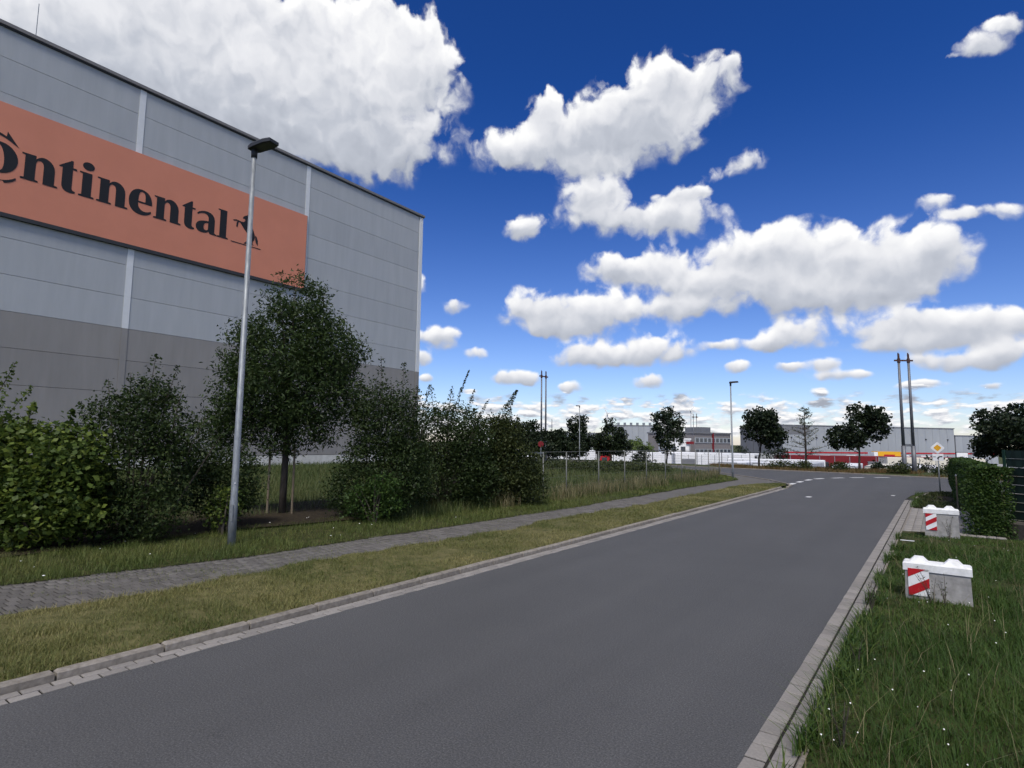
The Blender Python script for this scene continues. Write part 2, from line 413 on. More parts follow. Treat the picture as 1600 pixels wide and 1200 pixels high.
def npmesh(name, verts, faces_flat, loop_tot, attr=None, mat=None):
    """mesh straight from arrays"""
    me = bpy.data.meshes.new(name)
    nf = len(loop_tot)
    me.vertices.add(len(verts)); me.vertices.foreach_set('co', np.asarray(verts, np.float32).ravel())
    me.loops.add(len(faces_flat)); me.loops.foreach_set('vertex_index', np.asarray(faces_flat, np.int32))
    me.polygons.add(nf)
    st = np.concatenate(([0], np.cumsum(loop_tot)[:-1])).astype(np.int32)
    me.polygons.foreach_set('loop_start', st)
    try: me.polygons.foreach_set('loop_total', np.asarray(loop_tot, np.int32))
    except Exception: pass
    me.update(calc_edges=True)
    if attr is not None:
        a = me.attributes.new('v', 'FLOAT', 'POINT'); a.data.foreach_set('value', np.asarray(attr, np.float32))
    if mat: me.materials.append(MT[mat])
    return me

def unit(a): return a / np.maximum(np.linalg.norm(a, axis=1, keepdims=True), 1e-9)

def leaf_mesh(name, c, size, mat, rng, asp=.55, upbias=.5, val=None, droop=0.0):
    n = len(c)
    nr = unit(rng.normal(size=(n, 3)) + np.array([0, 0, upbias]))
    t = unit(np.cross(nr, rng.normal(size=(n, 3))))
    t[:, 2] -= droop; t = unit(t)
    b = np.cross(nr, t)
    s = np.broadcast_to(size, (n,))[:, None]
    v = np.stack([c - t * s * .5, c + b * s * asp * .5 + nr * s * .10 + t * s * .04, c + t * s * .5, c - b * s * asp * .5 + nr * s * .10 + t * s * .04], 1).reshape(-1, 3)
    if val is None: val = rng.random(n)
    return npmesh(name, v, np.arange(4 * n), np.full(n, 4), np.repeat(np.clip(val, 0, 1), 4), mat)

def grass_mesh(name, xy, z, h, w, mat, rng, lean=.35, seg=2, val=None):
    n = len(xy)
    th = rng.random(n) * 2 * np.pi
    d = np.stack([np.cos(th), np.sin(th), np.zeros(n)], 1)
    sdir = np.stack([-np.sin(th), np.cos(th), np.zeros(n)], 1)
    h = np.broadcast_to(h, (n,)); w = np.broadcast_to(w, (n,))
    ln = lean * h * rng.random(n) * 1.6
    p0 = np.concatenate([xy, np.broadcast_to(z, (n,))[:, None]], 1)
    up = np.array([0, 0, 1.])
    if val is None: val = rng.random(n)
    if seg == 1:
        tip = p0 + up * h[:, None] + d * ln[:, None]
        v = np.stack([p0 - sdir * w[:, None] / 2, p0 + sdir * w[:, None] / 2, tip], 1).reshape(-1, 3)
        return npmesh(name, v, np.arange(3 * n), np.full(n, 3), np.repeat(val, 3), mat)
    mid = p0 + up * (h * .55)[:, None] + d * (ln * .30)[:, None]
    tip = p0 + up * (h * .95)[:, None] + d * ln[:, None]
    w2 = (w * .8)[:, None] / 2
    v = np.stack([p0 - sdir * w[:, None] / 2, p0 + sdir * w[:, None] / 2, mid + sdir * w2, mid - sdir * w2, tip], 1).reshape(-1, 3)
    k = np.arange(n)[:, None] * 5
    f = np.concatenate([k + np.array([0, 1, 2, 3]), k + np.array([3, 2, 4])], 1)
    lt = np.tile([4, 3], n)
    return npmesh(name, v, f.ravel(), lt, np.repeat(val, 5), mat)

def vnoise(p, seed=0):
    """cheap smooth value noise on points (n,2) in 0..1"""
    rs = np.random.default_rng(seed).random((64, 64))
    i = np.floor(p).astype(int); fr = p - i; fr = fr * fr * (3 - 2 * fr)
    a = rs[i[:, 0] % 64, i[:, 1] % 64]; b = rs[(i[:, 0] + 1) % 64, i[:, 1] % 64]
    c = rs[i[:, 0] % 64, (i[:, 1] + 1) % 64]; d = rs[(i[:, 0] + 1) % 64, (i[:, 1] + 1) % 64]
    return (a * (1 - fr[:, 0]) + b * fr[:, 0]) * (1 - fr[:, 1]) + (c * (1 - fr[:, 0]) + d * fr[:, 0]) * fr[:, 1]

# ------------------------------------------------------------------ ground
def sstep(a, b, x):
    t = np.clip((x - a) / (b - a), 0, 1); return t * t * (3 - 2 * t)

def yard_edge(X): return 69 + np.maximum(0, -20 - X) * .25

def hgt(X, Y):
    X = np.asarray(X, float); Y = np.asarray(Y, float)
    s = sstep(0, 8, Y - yard_edge(X)) * sstep(-140, -120, Y)
    rise = .45 * (1 - sstep(-36, -17, X)) * (1 - sstep(42, 50, Y))
    return -.03 + rise * (1 - s) - (3.92 - .70 * sstep(92, 106, Y)) * s

def yard_z(y): return -3.90 + .70 * sstep(92, 106, np.asarray(y, float))

def lines(lo, hi, step, far):
    a = list(np.arange(lo, hi + .01, step))
    return np.array([-f for f in far[::-1] if -f < lo - 1] + a + [f for f in far if f > hi + 1], float)

far = [60, 90, 130, 200, 320, 600, 1200, 2500, 5000]
gx, gy = lines(-58, 24, 2, far), lines(-12, 96, 2, far + [110, 160])
gy = np.sort(gy)
XX, YY = np.meshgrid(gx, gy, indexing='ij')
ZZ = hgt(XX, YY)
nv = np.arange(XX.size).reshape(XX.shape)
qf = np.stack([nv[:-1, :-1], nv[1:, :-1], nv[1:, 1:], nv[:-1, 1:]], -1).reshape(-1, 4)
obj('ground', npmesh('ground', np.stack([XX, YY, ZZ], -1).reshape(-1, 3), qf.ravel(), np.full(len(qf), 4), mat='meadow'), kind='structure')

def sheet(name, poly, z, mat, parent=None, kind='structure'):
    me = bpy.data.meshes.new(name)
    me.from_pydata([(x, y, z) for x, y in poly], [], [tuple(range(len(poly)))]); me.update()
    return obj(name, me, mat, parent, kind)

GUT_L, GUT_R = -6.87, -1.33                       # asphalt edges
NEAR_L = [(-6.87, 35.5), (-7.0, 37.2), (-7.57, 38.84), (-9.0, 41.6), (-10.8, 44.2), (-12.87, 46.84), (-16, 51.2), (-20, 54.9), (-25, 57.4), (-31.5, 59.6), (-38.6, 62), (-60, 68), (-90, 76)]
FAR_K = [(-90, 83), (-60, 72.5), (-41.3, 66.4), (-34.7, 65), (-26, 62.6), (-18.2, 60.4), (-9, 58.4), (-2.6, 56.2), (.44, 55.2), (8, 52), (18, 47.5), (34, 40)]
NEAR_R = [(34, 30), (18, 36.5), (8, 39.4), (3, 39.9), (.33, 39.5), (-.5, 38.4), (-.9, 37.0), (-1.2, 34.6), (-1.33, 32)]
road = sheet('road', [(GUT_L, -40)] + NEAR_L + FAR_K + NEAR_R + [(GUT_R, -40)], 0.0, 'asphalt')
yy_ = [78, 84, 90, 92, 94, 96, 98, 100, 102, 104, 106, 110, 140, 260]
b = MB()
for y in yy_:
    b.v += [(-200.0 if y > 118 else -20 - (y - 76) * 2.6, y, float(yard_z(y))), (110, y, float(yard_z(y)))]
b.f = [(2 * i, 2 * i + 1, 2 * i + 3, 2 * i + 2) for i in range(len(yy_) - 1)]
b.build('yard', 'yard', kind='structure')

# broken edge line that swings right with the priority road
DASH = [(-7.45, 39.7), (-7.46, 42.2), (-7.4, 45.0), (-7.08, 47.35), (-6.15, 49.6), (-5.1, 51.4), (-3.6, 53.0)]
for i, (x, y) in enumerate(DASH):
    x0, y0 = DASH[max(i - 1, 0)]; x1, y1 = DASH[min(i + 1, len(DASH) - 1)]
    b = MB(); b.box(-.15, .15, -.62, .62, -.003, .004)
    o = b.build('road_marking', 'paint_white', road)
    o.location = (x, y, 0.0045); o.rotation_euler = (0, 0, -math.atan2(x1 - x0, y1 - y0))
for x, y, s in ((-5.0, 30.3, .7), (-1.9, 34.2, .5)):       # worn paint scraps
    b = MB(); b.prism([(-.18, -.2), (.1, -.25), (.2, .1), (.05, .28), (-.15, .2)], 0.001, .004)
    o = b.build('road_marking', 'paint_white', road); o.location = (x, y, 0); o.scale = (s, s * 1.4, 1)
# ------------------------------------------------------------------ kerbs
stone_me = MB().box(-.06, .06, -.489, .489, -.16, .09, .020).mesh('kerb_stone')
stone_me.materials.append(MT['kerb'])
low_me = MB().box(-.06, .06, -.494, .494, -.16, .055, .015).mesh('kerb_stone')
low_me.materials.append(MT['kerb'])
rs = random.Random(4)

def kerb_line(name, pts, side, start=0.0, me=stone_me, zoff=0.0):
    """1 m stones along a polyline, lying on the given side of it"""
    root = bpy.data.objects.new(name, None); COL.objects.link(root); root['kind'] = 'structure'
    P = [Vector((x, y, 0)) for x, y in pts]
    seg = [(P[i + 1] - P[i]).length for i in range(len(P) - 1)]
    tot = sum(seg); s = start + .5
    while s + .5 <= tot + .01:
        a = s
        for i, L in enumerate(seg):
            if a <= L: break
            a -= L
        d = (P[i + 1] - P[i]).normalized(); c = P[i] + d * a
        nrm = Vector((-d.y, d.x, 0)) * side
        o = obj('kerb_stone', me, None, root)
        o.location = c + nrm * .062 + Vector((0, 0, zoff + rs.uniform(-.005, .004)))
        o.rotation_euler = (rs.uniform(-.004, .004), rs.uniform(-.02, .02), math.atan2(d.y, d.x) - math.pi / 2 + rs.uniform(-.004, .004))
        s += 1.0
    return root

kerb_line('kerb', [(-7.13, -.86), (-7.13, 35.2)], 1)
kerb_line('kerb', NEAR_L[:11], 1)
kerb_line('kerb', FAR_K[1:], 1)
kerb_line('kerb', [(.5, 39.6), (3, 40.0), (8, 39.4), (18, 36.5)][::-1], 1, me=low_me)

# ------------------------------------------------------------------ gutters of small concrete pavers
def paver_mesh(lx, ly, h=.08, bev=.006):
    me = MB().box(-lx / 2, lx / 2, -ly / 2, ly / 2, -h, 0, bev).mesh('paver')
    return me

def pavers(root, spots, lx, ly, mat, top, jitter, limit=300):
    """nearest ones as objects, the remainder as one piece of stuff"""
    me = paver_mesh(lx, ly); me.materials.append(MT[mat])
    spots = sorted(spots, key=lambda p: p[0] ** 2 + p[1] ** 2)
    for x, y in spots[:limit]:
        o = obj('paver', me, None, root)
        o.location = (x, y, top + rs.uniform(-jitter, jitter)); o.rotation_euler = (rs.uniform(-.012, .012), rs.uniform(-.012, .012), rs.uniform(-.012, .012))
    rest = spots[limit:]
    if rest:
        base = np.array([v.co[:] for v in me.vertices]); fc = [list(p.vertices) for p in me.polygons]
        n = len(rest); rng = np.random.default_rng(8)
        loc = np.array([(x, y, top) for x, y in rest]); loc[:, 2] += rng.uniform(-jitter, jitter, n)
        V = (base[None] + loc[:, None]).reshape(-1, 3)
        ff = np.concatenate([np.array(f) for f in fc]); lt = np.array([len(f) for f in fc])
        F = (ff[None] + (np.arange(n) * len(base))[:, None]).ravel()
        o = obj('paver_field', npmesh('paver_field', V, F, np.tile(lt, n), np.repeat(rng.random(n), len(base)), mat), None, root, 'stuff')
    return root

gl = sheet('gutter', [(-7.13, -3), (-6.87, -3), (-6.87, 35.3), (-7.13, 35.3)], -.008, 'joint')
sp = []
for r_, x in enumerate((-6.938, -7.064)):
    y = .4 + r_ * .12
    while y < 35.2: sp.append((x, y)); y += .242
pavers(gl, sp, .114, .225, 'gutter', .005, .004)
gr = sheet('gutter', [(-1.34, 1), (-.96, 1), (-.96, 33), (-1.34, 33)], -.006, 'joint')
sp = []
for r_, (x, st) in enumerate(((-1.255, .205), (-1.075, .165))):
    y = 2.6 + r_ * .07
    while y < 31.8: sp.append((x, y)); y += .242
pavers(gr, sp, .156, .224, 'gutter', .005, .004)
kerb_line('kerb', [(-.985, 1.6), (-.985, 33.6), (-.6, 37.2), (.5, 39.3)], -1, me=low_me, zoff=-.035)

# ------------------------------------------------------------------ footpath
YL = [-4, 0, 3, 6, 10, 18, 30, 40]
def ragged(y, seed, a):
    y = np.atleast_1d(np.asarray(y, float)); z = np.zeros_like(y)
    r_ = ((vnoise(np.stack([y * .55 + 50, z + seed], 1), 77) - .5) * 2 + (vnoise(np.stack([y * 1.9 + 50, z + seed + 9], 1), 78) - .5) + (vnoise(np.stack([y * 6 + 50, z + seed + 19], 1), 79) - .5) * .4) * a
    return r_
def path_l(y): return np.interp(y, YL, [-12, -11.95, -11.85, -11.25, -11.05, -10.75, -11.0, -10.85]) + ragged(y, 3, .10)
def path_r(y): return np.interp(y, YL, [-9.9, -9.85, -9.8, -9.65, -9.4, -9.2, -9.1, -9.05]) + ragged(y, 5, .20)
footpath = sheet('footpath', [(-12.3, -4), (-8.9, -4), (-8.9, 24), (-8.95, 37), (-7.75, 38.75), (-9.15, 41.45), (-10.95, 44.1), (-13.0, 46.7), (-15.0, 49.2), (-15.6, 48.6), (-13.6, 46.2), (-12.2, 43.6), (-11.2, 40), (-11.4, 24), (-12.3, 10)], .050, 'paver_far')
sp = []
for c in range(14):
    x = -12.02 + c * .242
    y = .6 + (c % 2) * .07
    while y < 24:
        if np.interp(y, YL, [-12, -11.95, -11.85, -11.25, -11.05, -10.75, -11.0, -10.85]) - .36 < x < np.interp(y, YL, [-9.9, -9.85, -9.8, -9.65, -9.4, -9.2, -9.1, -9.05]) + .5: sp.append((x, y))
        y += .142
jb = sheet('paver_bed', [(-12.25, .4), (-8.95, .4), (-8.95, 23.9), (-12.25, 23.9)], .057, 'joint', footpath, None)
pavers(footpath, sp, .227, .127, 'paver', .068, .005)

# ------------------------------------------------------------------ verge, strips and lawn (soil sheets; the blades stand on them)
def strip_sheet(name, yl, fl, fr, z, mat, nx=6, edge=.10, seed=1, bump=.02):
    ys = np.asarray(yl); n = len(ys)
    e1 = (vnoise(np.stack([ys * 1.7, ys * 0], 1), seed) - .5) * 2 * edge + (vnoise(np.stack([ys * 6, ys * 0 + 7], 1), seed) - .5) * edge
    e2 = (vnoise(np.stack([ys * 1.9, ys * 0 + 3], 1), seed + 1) - .5) * 2 * edge + (vnoise(np.stack([ys * 7, ys * 0 + 9], 1), seed) - .5) * edge
    L = fl(ys) + (e1 if edge else 0); Rr = fr(ys) + (e2 if edge else 0)
    t = np.linspace(0, 1, nx)
    X = L[:, None] * (1 - t) + Rr[:, None] * t; Y = np.repeat(ys[:, None], nx, 1)
    Z = z + (vnoise(np.stack([X.ravel() * 1.3, Y.ravel() * 1.3], 1), seed + 2).reshape(X.shape) - .3) * bump
    Z[:, 0] = z; Z[:, -1] = z
    idx = np.arange(X.size).reshape(X.shape)
    q = np.stack([idx[:-1, :-1], idx[:-1, 1:], idx[1:, 1:], idx[1:, :-1]], -1).reshape(-1, 4)
    return obj(name, npmesh(name, np.stack([X, Y, Z], -1).reshape(-1, 3), q.ravel(), np.full(len(q), 4), mat=mat), kind='structure')

ys_f = np.concatenate([np.arange(-4, 24, .12), np.arange(24, 38.4, .3)])
def verge_r(y): return np.where(y < 35.5, -7.255, np.interp(y, [35.5, 37, 38.4], [-7.255, -7.3, -7.55]))
def verge_l(y): return np.where(y < 36, path_r(y), np.interp(y, [36, 38.4], [-9.05, -7.75]))
strip_sheet('verge', ys_f, lambda y: verge_l(y) - .02, lambda y: verge_r(y) - .07 * 0 - .0, .076, 'verge', 8, 0, 3, .03)
vj = strip_sheet('verge', ys_f[ys_f < 35], lambda y: verge_l(y) - .12, lambda y: verge_l(y) + .15, .0795, 'verge', 3, .10, 5, .0)
ys_g = np.concatenate([np.arange(-8, 24, .15), np.arange(24, 44.2, .4)])
strip_sheet('grass_strip', ys_g, lambda y: np.interp(y, [-8, 30, 44], [-19, -16, -14.5]), lambda y: np.interp(y, list(YL) + [44.2], list(path_l(np.array(YL))) + [-12.9]), .0775, 'turf', 7, .08, 9, .05)
lawn_y = np.arange(-2, 20.2, .3)
strip_sheet('lawn', lawn_y, lambda y: y * 0 - .93, lambda y: y * 0 + 9.0, .03, 'turf', 14, 0, 21, .10)
sheet('planting_bed', [(-.9, 27.2), (1.5, 27.2), (1.5, 38.8), (.4, 38.9), (-.5, 36.8), (-.85, 33.5)], .028, 'soil')
sheet('planting_bed', [(-19, -4), (-14.3, -4), (-14.3, 8), (-13.4, 12), (-12.6, 15.5), (-12.7, 18.4), (-19, 18.4)], .135, 'soil')
apron = sheet('paved_crossing', [(-.94, 19.9), (1.35, 19.9), (1.35, 27.3), (-.94, 27.3)], .012, 'joint')
sp = [(-.82 + i * .204, 20.1 + j * .204) for i in range(11) for j in range(36)]
pavers(apron, sp, .196, .196, 'gutter', .045, .004, 0)

# ------------------------------------------------------------------ warehouse on the left
A = R(1.07)
wh = thing('warehouse', 'tall grey panel-clad warehouse filling the left side behind the shrubs', 'warehouse', (-40, 0, 0), A)
ZS = [1.2, 3.18, 5.17, 7.15, 9.13, 11.12, 13.12, 15.10, 17.10, 19.09, 21.08, 23.07, 24.82]
BAY = [-23.3, -10.9, 1.5, 13.9, 26.3, 39.31]
MB().box(-70, -.09, -23.3, 39.25, -1, 24.8).build('core', 'core', wh)
MB().box(-70.1, .01, -23.4, 39.4, -1, 1.17).build('plinth', 'plinth', wh)
for r_ in range(12):
    z0, z1 = ZS[r_] + .011, ZS[r_ + 1] - .011
    for b_ in range(5):
        MB().box(-.09, 0, BAY[b_] + .004, BAY[b_ + 1] - .004, z0, z1).build('wall_panel', 'panel_low' if r_ < 4 else 'panel_up', wh)
    MB().box(-69, -.2, 39.25, 39.34, z0, z1).build('wall_panel', 'panel_low' if r_ < 4 else 'panel_up', wh)
for y in BAY[:-1]:
    MB().box(0, .035, y, y + .36, 9.135, 24.8).build('cover_strip', 'strip', wh)
    MB().box(0, .035, y, y + .36, 1.2, 9.125).build('cover_strip', 'panel_low', wh)
MB().box(-.35, .06, 39.345, 39.78, 9.13, 24.8).build('corner_trim', 'strip', wh)
MB().box(-.35, .06, 39.345, 39.78, -1, 9.125).build('corner_trim', 'panel_low', wh)
MB().box(-69.5, .16, -23.4, 39.95, 24.83, 25.03).build('coping', 'coping', wh)
MB().box(-69.5, .10, -23.4, 39.88, 24.74, 24.828).build('coping_drip', 'dark', wh)
MB().tube([(-.6, 8.6, 25.0), (-.6, 8.6, 27.4)], .02, 6).build('lightning_rod', 'galv', wh)

# ------------------------------------------------------------------ the sign on it
SP = Vector((-40 + .15 * math.cos(A), .15 * math.sin(A), 0))
sign = thing('company_sign', 'long orange signboard with black serif lettering and a rearing horse on the warehouse wall', 'sign', SP + Vector((-math.sin(A) * 26.45, math.cos(A) * 26.45, 14.41)), A)
# local frame of the sign: y runs along the wall, 0 at the right-hand end; z from the lower edge
SY, SZ = 26.45, 14.41
MB().box(-.10, 0, -34, 0, 0, 6.07).build('board', 'orange', sign)
MB().box(-.14, .05, -34.02, .02, -.22, -.003).build('bottom_rail', 'dark', sign)
MB().box(-.12, .010, .003, .03, 0, 6.07).build('end_trim', 'galv', sign)

def bez(p0, p1, p2, p3, n=8):
    return [tuple((1 - t) ** 3 * a + 3 * (1 - t) ** 2 * t * b + 3 * (1 - t) * t * t * c + t ** 3 * d for a, b, c, d in zip(p0, p1, p2, p3)) for t in [i / n for i in range(1, n + 1)]]
def ell(cx, cy, rx, ry, t0=0, t1=360, n=28, rot=0):
    out = []
    for i in range(n + (0 if abs(t1 - t0) >= 360 else 1)):
        t = R(t0 + (t1 - t0) * i / n); x, y = rx * math.cos(t), ry * math.sin(t)
        out.append((cx + x * math.cos(rot) - y * math.sin(rot), cy + x * math.sin(rot) + y * math.cos(rot)))
    return out
def stem(h): return [(0, 0), (.52, 0), (.52, .06), (.42, .08), (.42, h), (0, h), (0, h - .055), (.1, h - .075), (.1, .08), (0, .06)]
GLYPH = {
    'n': [[(0, 0), (.52, 0), (.52, .06), (.42, .08), (.42, .66)] + bez((.42, .66), (.42, .92), (.667, .93), (.667, .64)) + [(.667, .0), (1.12, 0), (1.12, .06), (1.01, .085), (1.01, .62)]
          + bez((1.01, .62), (1.0, .98), (.60, 1.17), (.42, .87)) + [(.42, 1.0), (0, 1.0), (0, .945), (.1, .925), (.1, .08), (0, .06)]],
    't': [[(0, .92), (0, .955)] + bez((0, .955), (.14, 1.08), (.30, 1.2), (.375, 1.27)) + [(.44, 1.27), (.44, 1.0), (.57, 1.0), (.57, .925), (.44, .925), (.44, .22)] + bez((.44, .22), (.44, .1), (.48, .085), (.56, .08))
          + [(.56, .01)] + bez((.56, .01), (.42, -.05), (.11, -.05), (.11, .26)) + [(.11, .92)]],
    'i': [stem(1.0), ell(.28, 1.27, .20, .165)],
    'e': [[(.90, .46)] + bez((.90, .46), (.90, .85), (.72, 1.05), (.45, 1.05)) + bez((.45, 1.05), (.16, 1.05), (0, .80), (0, .5)) + bez((0, .5), (0, .15), (.18, -.05), (.48, -.05)) + bez((.48, -.05), (.66, -.05), (.80, .02), (.89, .15))
          + [(.86, .21)] + bez((.86, .21), (.66, .04), (.35, .10), (.35, .46)), [(.36, .53), (.63, .53)] + bez((.63, .53), (.64, .82), (.62, .95), (.49, .95)) + bez((.49, .95), (.38, .95), (.36, .80), (.36, .53))],
    'a': [[(.06, .78), (.03, .85)] + bez((.03, .85), (.22, 1.08), (.83, 1.16), (.85, .68)) + [(.85, .14)] + bez((.85, .14), (.85, .08), (.88, .07), (.96, .065)) + [(.96, 0), (.64, 0), (.585, .10)]
          + bez((.585, .10), (.48, -.05), (0, -.10), (0, .24)) + bez((0, .24), (0, .50), (.30, .57), (.56, .59)) + [(.56, .70)] + bez((.56, .70), (.56, .96), (.26, .96), (.06, .78)),
          [(.555, .50)] + bez((.555, .50), (.34, .50), (.33, .30), (.36, .20), 6) + bez((.36, .20), (.40, .10), (.52, .12), (.555, .20), 6)],
    'l': [stem(1.37)],
}
def glyph(name, loops, y0, z0, s, parent):
    cu = bpy.data.curves.new(name, 'CURVE'); cu.dimensions = '2D'; cu.fill_mode = 'BOTH'; cu.extrude = .006
    for lp in loops:
        sp_ = cu.splines.new('POLY'); sp_.points.add(len(lp) - 1)
        for p, (x, y) in zip(sp_.points, lp): p.co = (x * s, y * s, 0, 1)
        sp_.use_cyclic_u = True
    t = bpy.data.objects.new(name, cu); COL.objects.link(t)
    me = bpy.data.meshes.new_from_object(t)
    bpy.data.objects.remove(t); bpy.data.curves.remove(cu)
    # curve plane (x, y) becomes (wall direction, up); extrusion points off the wall
    for v in me.vertices: x, y, z = v.co; v.co = (z + .0085, y0 + x, z0 + y)
    me.flip_normals()
    me.update()
    return obj(name, me, 'ink', parent)
for ch, y in (('n', 8.35), ('t', 10.04), ('i', 11.04), ('n', 11.95), ('e', 13.67), ('n', 15.13), ('t', 16.86), ('a', 17.80), ('l', 19.28)):
    glyph('letter', GLYPH[ch], y - SY, 16.58 - SZ, 1.5, sign)
oc = 7.42
glyph('letter', [ell(oc, 17.39, .79, .86), ell(oc - .02, 17.39, .22, .72, rot=.10)], -SY, -SZ, 1.0, sign)
ring = [(8.20, 18.20), (7.66, 18.92), (7.64, 18.66)] + ell(6.75, 17.40, 1.75, 1.43, 60, 300, 40) + bez((7.62, 16.02), (7.85, 16.06), (8.05, 16.18), (8.19, 16.36)) + [(8.17, 16.47)] + bez((8.17, 16.47), (7.9, 16.24), (7.7, 16.18), (7.5, 16.15)) + ell(7.05, 17.40, 1.42, 1.22, 295, 65, 36)[1:]
glyph('letter', [ring], -SY, -SZ, 1.0, sign)
glyph('underline', [[(20.29, 16.54), (22.58, 16.54), (22.58, 16.60), (20.29, 16.60)]], -SY, -SZ, 1.0, sign)
def hz(pts): return [(20.35 + (x - 390) * .00562 + (y - 573) * .0, 18.86 - (y + (390 - x) * .20 - 455) * .0058) for x, y in pts]
horse = hz([(520, 545), (528, 518), (548, 508), (572, 500), (583, 490), (594, 508), (618, 532), (632, 565), (640, 605), (655, 650), (675, 695), (692, 740), (698, 780), (690, 815), (672, 832), (668, 868),
            (690, 880), (655, 885), (645, 858), (648, 825), (628, 800), (618, 830), (590, 852), (585, 872), (552, 866), (575, 845), (602, 815), (604, 770), (585, 725), (545, 680), (510, 630), (486, 600), (466, 600), (460, 640), (450, 668), (438, 655), (440, 610), (452, 590),
            (436, 586), (405, 588), (390, 574), (432, 566), (462, 574), (500, 588), (540, 590), (556, 562), (548, 548)])
glyph('horse_emblem', [horse, hz([(700, 752), (722, 770), (740, 812), (745, 888), (716, 850), (704, 800)])], -SY, -SZ, 1.0, sign)

# ------------------------------------------------------------------ street lamps
def lamp(name, label, loc, hgt_, rz, rb=.085, rt=.045, head=1.0, group='street lamps'):
    t = thing(name, label, 'street lamp', loc, rz, group)
    MB().tube([(0, 0, -.2), (0, 0, .95), (0, 0, 1.0), (0, 0, hgt_ - .22)], [rb, rb * .97, rb * .86, rt], 14).build('pole', 'galv', t, smooth=True)
    MB().tube([(0, 0, hgt_ - .24), (0, 0, hgt_ - .02)], [rt * 1.35, rt * 1.45], 12).build('collar', 'dark', t, smooth=True)
    h = MB()
    s = head
    ol = [(-.10, -.11), (.02, -.15), (.42, -.17), (.62, -.13), (.62, .13), (.42, .17), (.02, .15), (-.10, .11)]
    n = len(ol)
    vs = [(x * s, y * s, hgt_ - .05 + x * .06) for x, y in ol] + [(x * s, y * s, hgt_ + .03 + x * .05) for x, y in ol] + [((x * .86 + .03) * s, y * .8 * s, hgt_ + .075 + x * .03) for x, y in ol]
    h.add(vs, [tuple(range(n - 1, -1, -1)), tuple(range(2 * n, 3 * n))] + [(k * n + i, k * n + (i + 1) % n, (k + 1) * n + (i + 1) % n, (k + 1) * n + i) for k in (0, 1) for i in range(n)])
    hd = h.build('lamp_head', 'dark', t)
    lz = [(.16, -.11), (.55, -.10), (.55, .10), (.16, .11)]
    MB().add([(x * s, y * s, hgt_ - .056 + x * .06) for x, y in lz] + [(x * s, y * s, hgt_ - .050 + x * .06) for x, y in lz],
             [(3, 2, 1, 0), (4, 5, 6, 7), (0, 1, 5, 4), (1, 2, 6, 5), (2, 3, 7, 6), (3, 0, 4, 7)]).build('glass_panel', 'lens', hd)
    return t
l1 = lamp('street_lamp', 'galvanised street lamp with flat dark head, nearest, beside the footpath', (-12.56, 6.76, .07), 9.12, R(12), .088, .050)
MB().box(-.012, .012, -.006, .006, -.012, .012).build('sticker', 'white', l1).location = (.066, -.052, 1.36)
MB().box(-.035, .035, -.004, .004, -.18, .18).build('access_door', 'galv', l1).location = (.042, -.076, .72)
lamp('street_lamp', 'slender street lamp at the corner where the wire fence ends', (-11.77, 42.38, .07), 6.75, R(10), .078, .045, .85)
lamp('street_lamp', 'distant street lamp behind the wire fence near the twin masts', (-38.3, 67.2, -.02), 7.3, R(200), .07, .045, .8)

# ------------------------------------------------------------------ twin masts
def masts(label, loc, rz, h, gap, rb):
    t = thing('twin_mast', label, 'mast', loc, rz, 'twin steel masts')
    for s in (-1, 1):
        MB().tube([(s * gap, 0, -.6), (s * gap, 0, h * .22)], [rb * 1.15, rb], 12).build('lower_tube', 'mast', t, smooth=True)
        MB().tube([(s * gap, 0, h * .22), (s * gap, 0, h * .93)], [rb * .78, rb * .55], 12).build('upper_tube', 'mast', t, smooth=True)
        MB().tube([(s * gap, 0, h * .93), (s * gap, 0, h * .985), (s * gap - .04, 0, h)], [rb * .52, rb * .5, rb * .18], 10).build('tip', 'rust', t)
        MB().tube([(s * gap, 0, h * .915), (s * gap, 0, h * .95)], rb * .78, 10).build('clamp', 'rust', t)
    MB().box(-gap - .42, gap + .42, -.05, .05, h * .927, h * .940).build('top_bar', 'rust', t)
    MB().box(-gap, gap, -.06, .06, h * .215, h * .235).build('cross_bar', 'mast', t)
    return t
masts('pair of tall grey steel masts beside the priority road sign', (-2.25, 66.0, -.03), R(36), 11.35, .46, .185)
masts('pair of tall steel masts standing behind the left end of the wire fence', (-41.4, 63.2, -.03), R(85), 11.85, .46, .165)
masts('far pair of slim masts in front of the office block', (-50.6, 149, -4), R(36), 14.35, .42, .15)

# ------------------------------------------------------------------ wire fence along the meadow
fence = thing('wire_fence', 'low wire mesh fence with thin grey posts along the meadow', 'fence', (-13, 30, .06))
FY = [17.8, 19.84, 21.67, 24.63, 27.45, 30.2, 32.95, 35.63, 38.24, 40.9, 43.4]
post_me = MB().tube([(0, 0, -.3), (0, 0, 1.95)], .030, 8).mesh('post'); post_me.materials.append(MT['fpost']); post_me.shade_smooth()
for y in FY:
    obj('post', post_me, None, fence).location = (0, y - 30, 0)
for a, b in zip(FY, FY[1:]):
    w = MB()
    for z in (.12, .50, .88, 1.26, 1.62, 1.93): w.tube([(0, a - 30, z), (0, b - 30, z)], .0028, 3, False)
    k = a + .2
    while k < b: w.tube([(0, k - 30, .1), (0, k - 30, 1.93)], .0016, 3, False); k += .2
    w.tube([(0, a - 30, 1.945), (0, b - 30, 1.945)], .009, 4, False)
    w.build('wire_panel', 'fpost', fence)
MB().tube([(0, 17.8 - 30, 1.90), (0, 19.84 - 30, 1.90)], .022, 8).build('top_rail', 'galv', fence)
yf = thing('yard_fence', 'dark wire fence on the far side of the cross road before the trailers', 'fence', (-35, 73.5, 0))
q = [(-75 + i * 3.2, float(yard_edge(-75 + i * 3.2)) + .6) for i in range(20)]
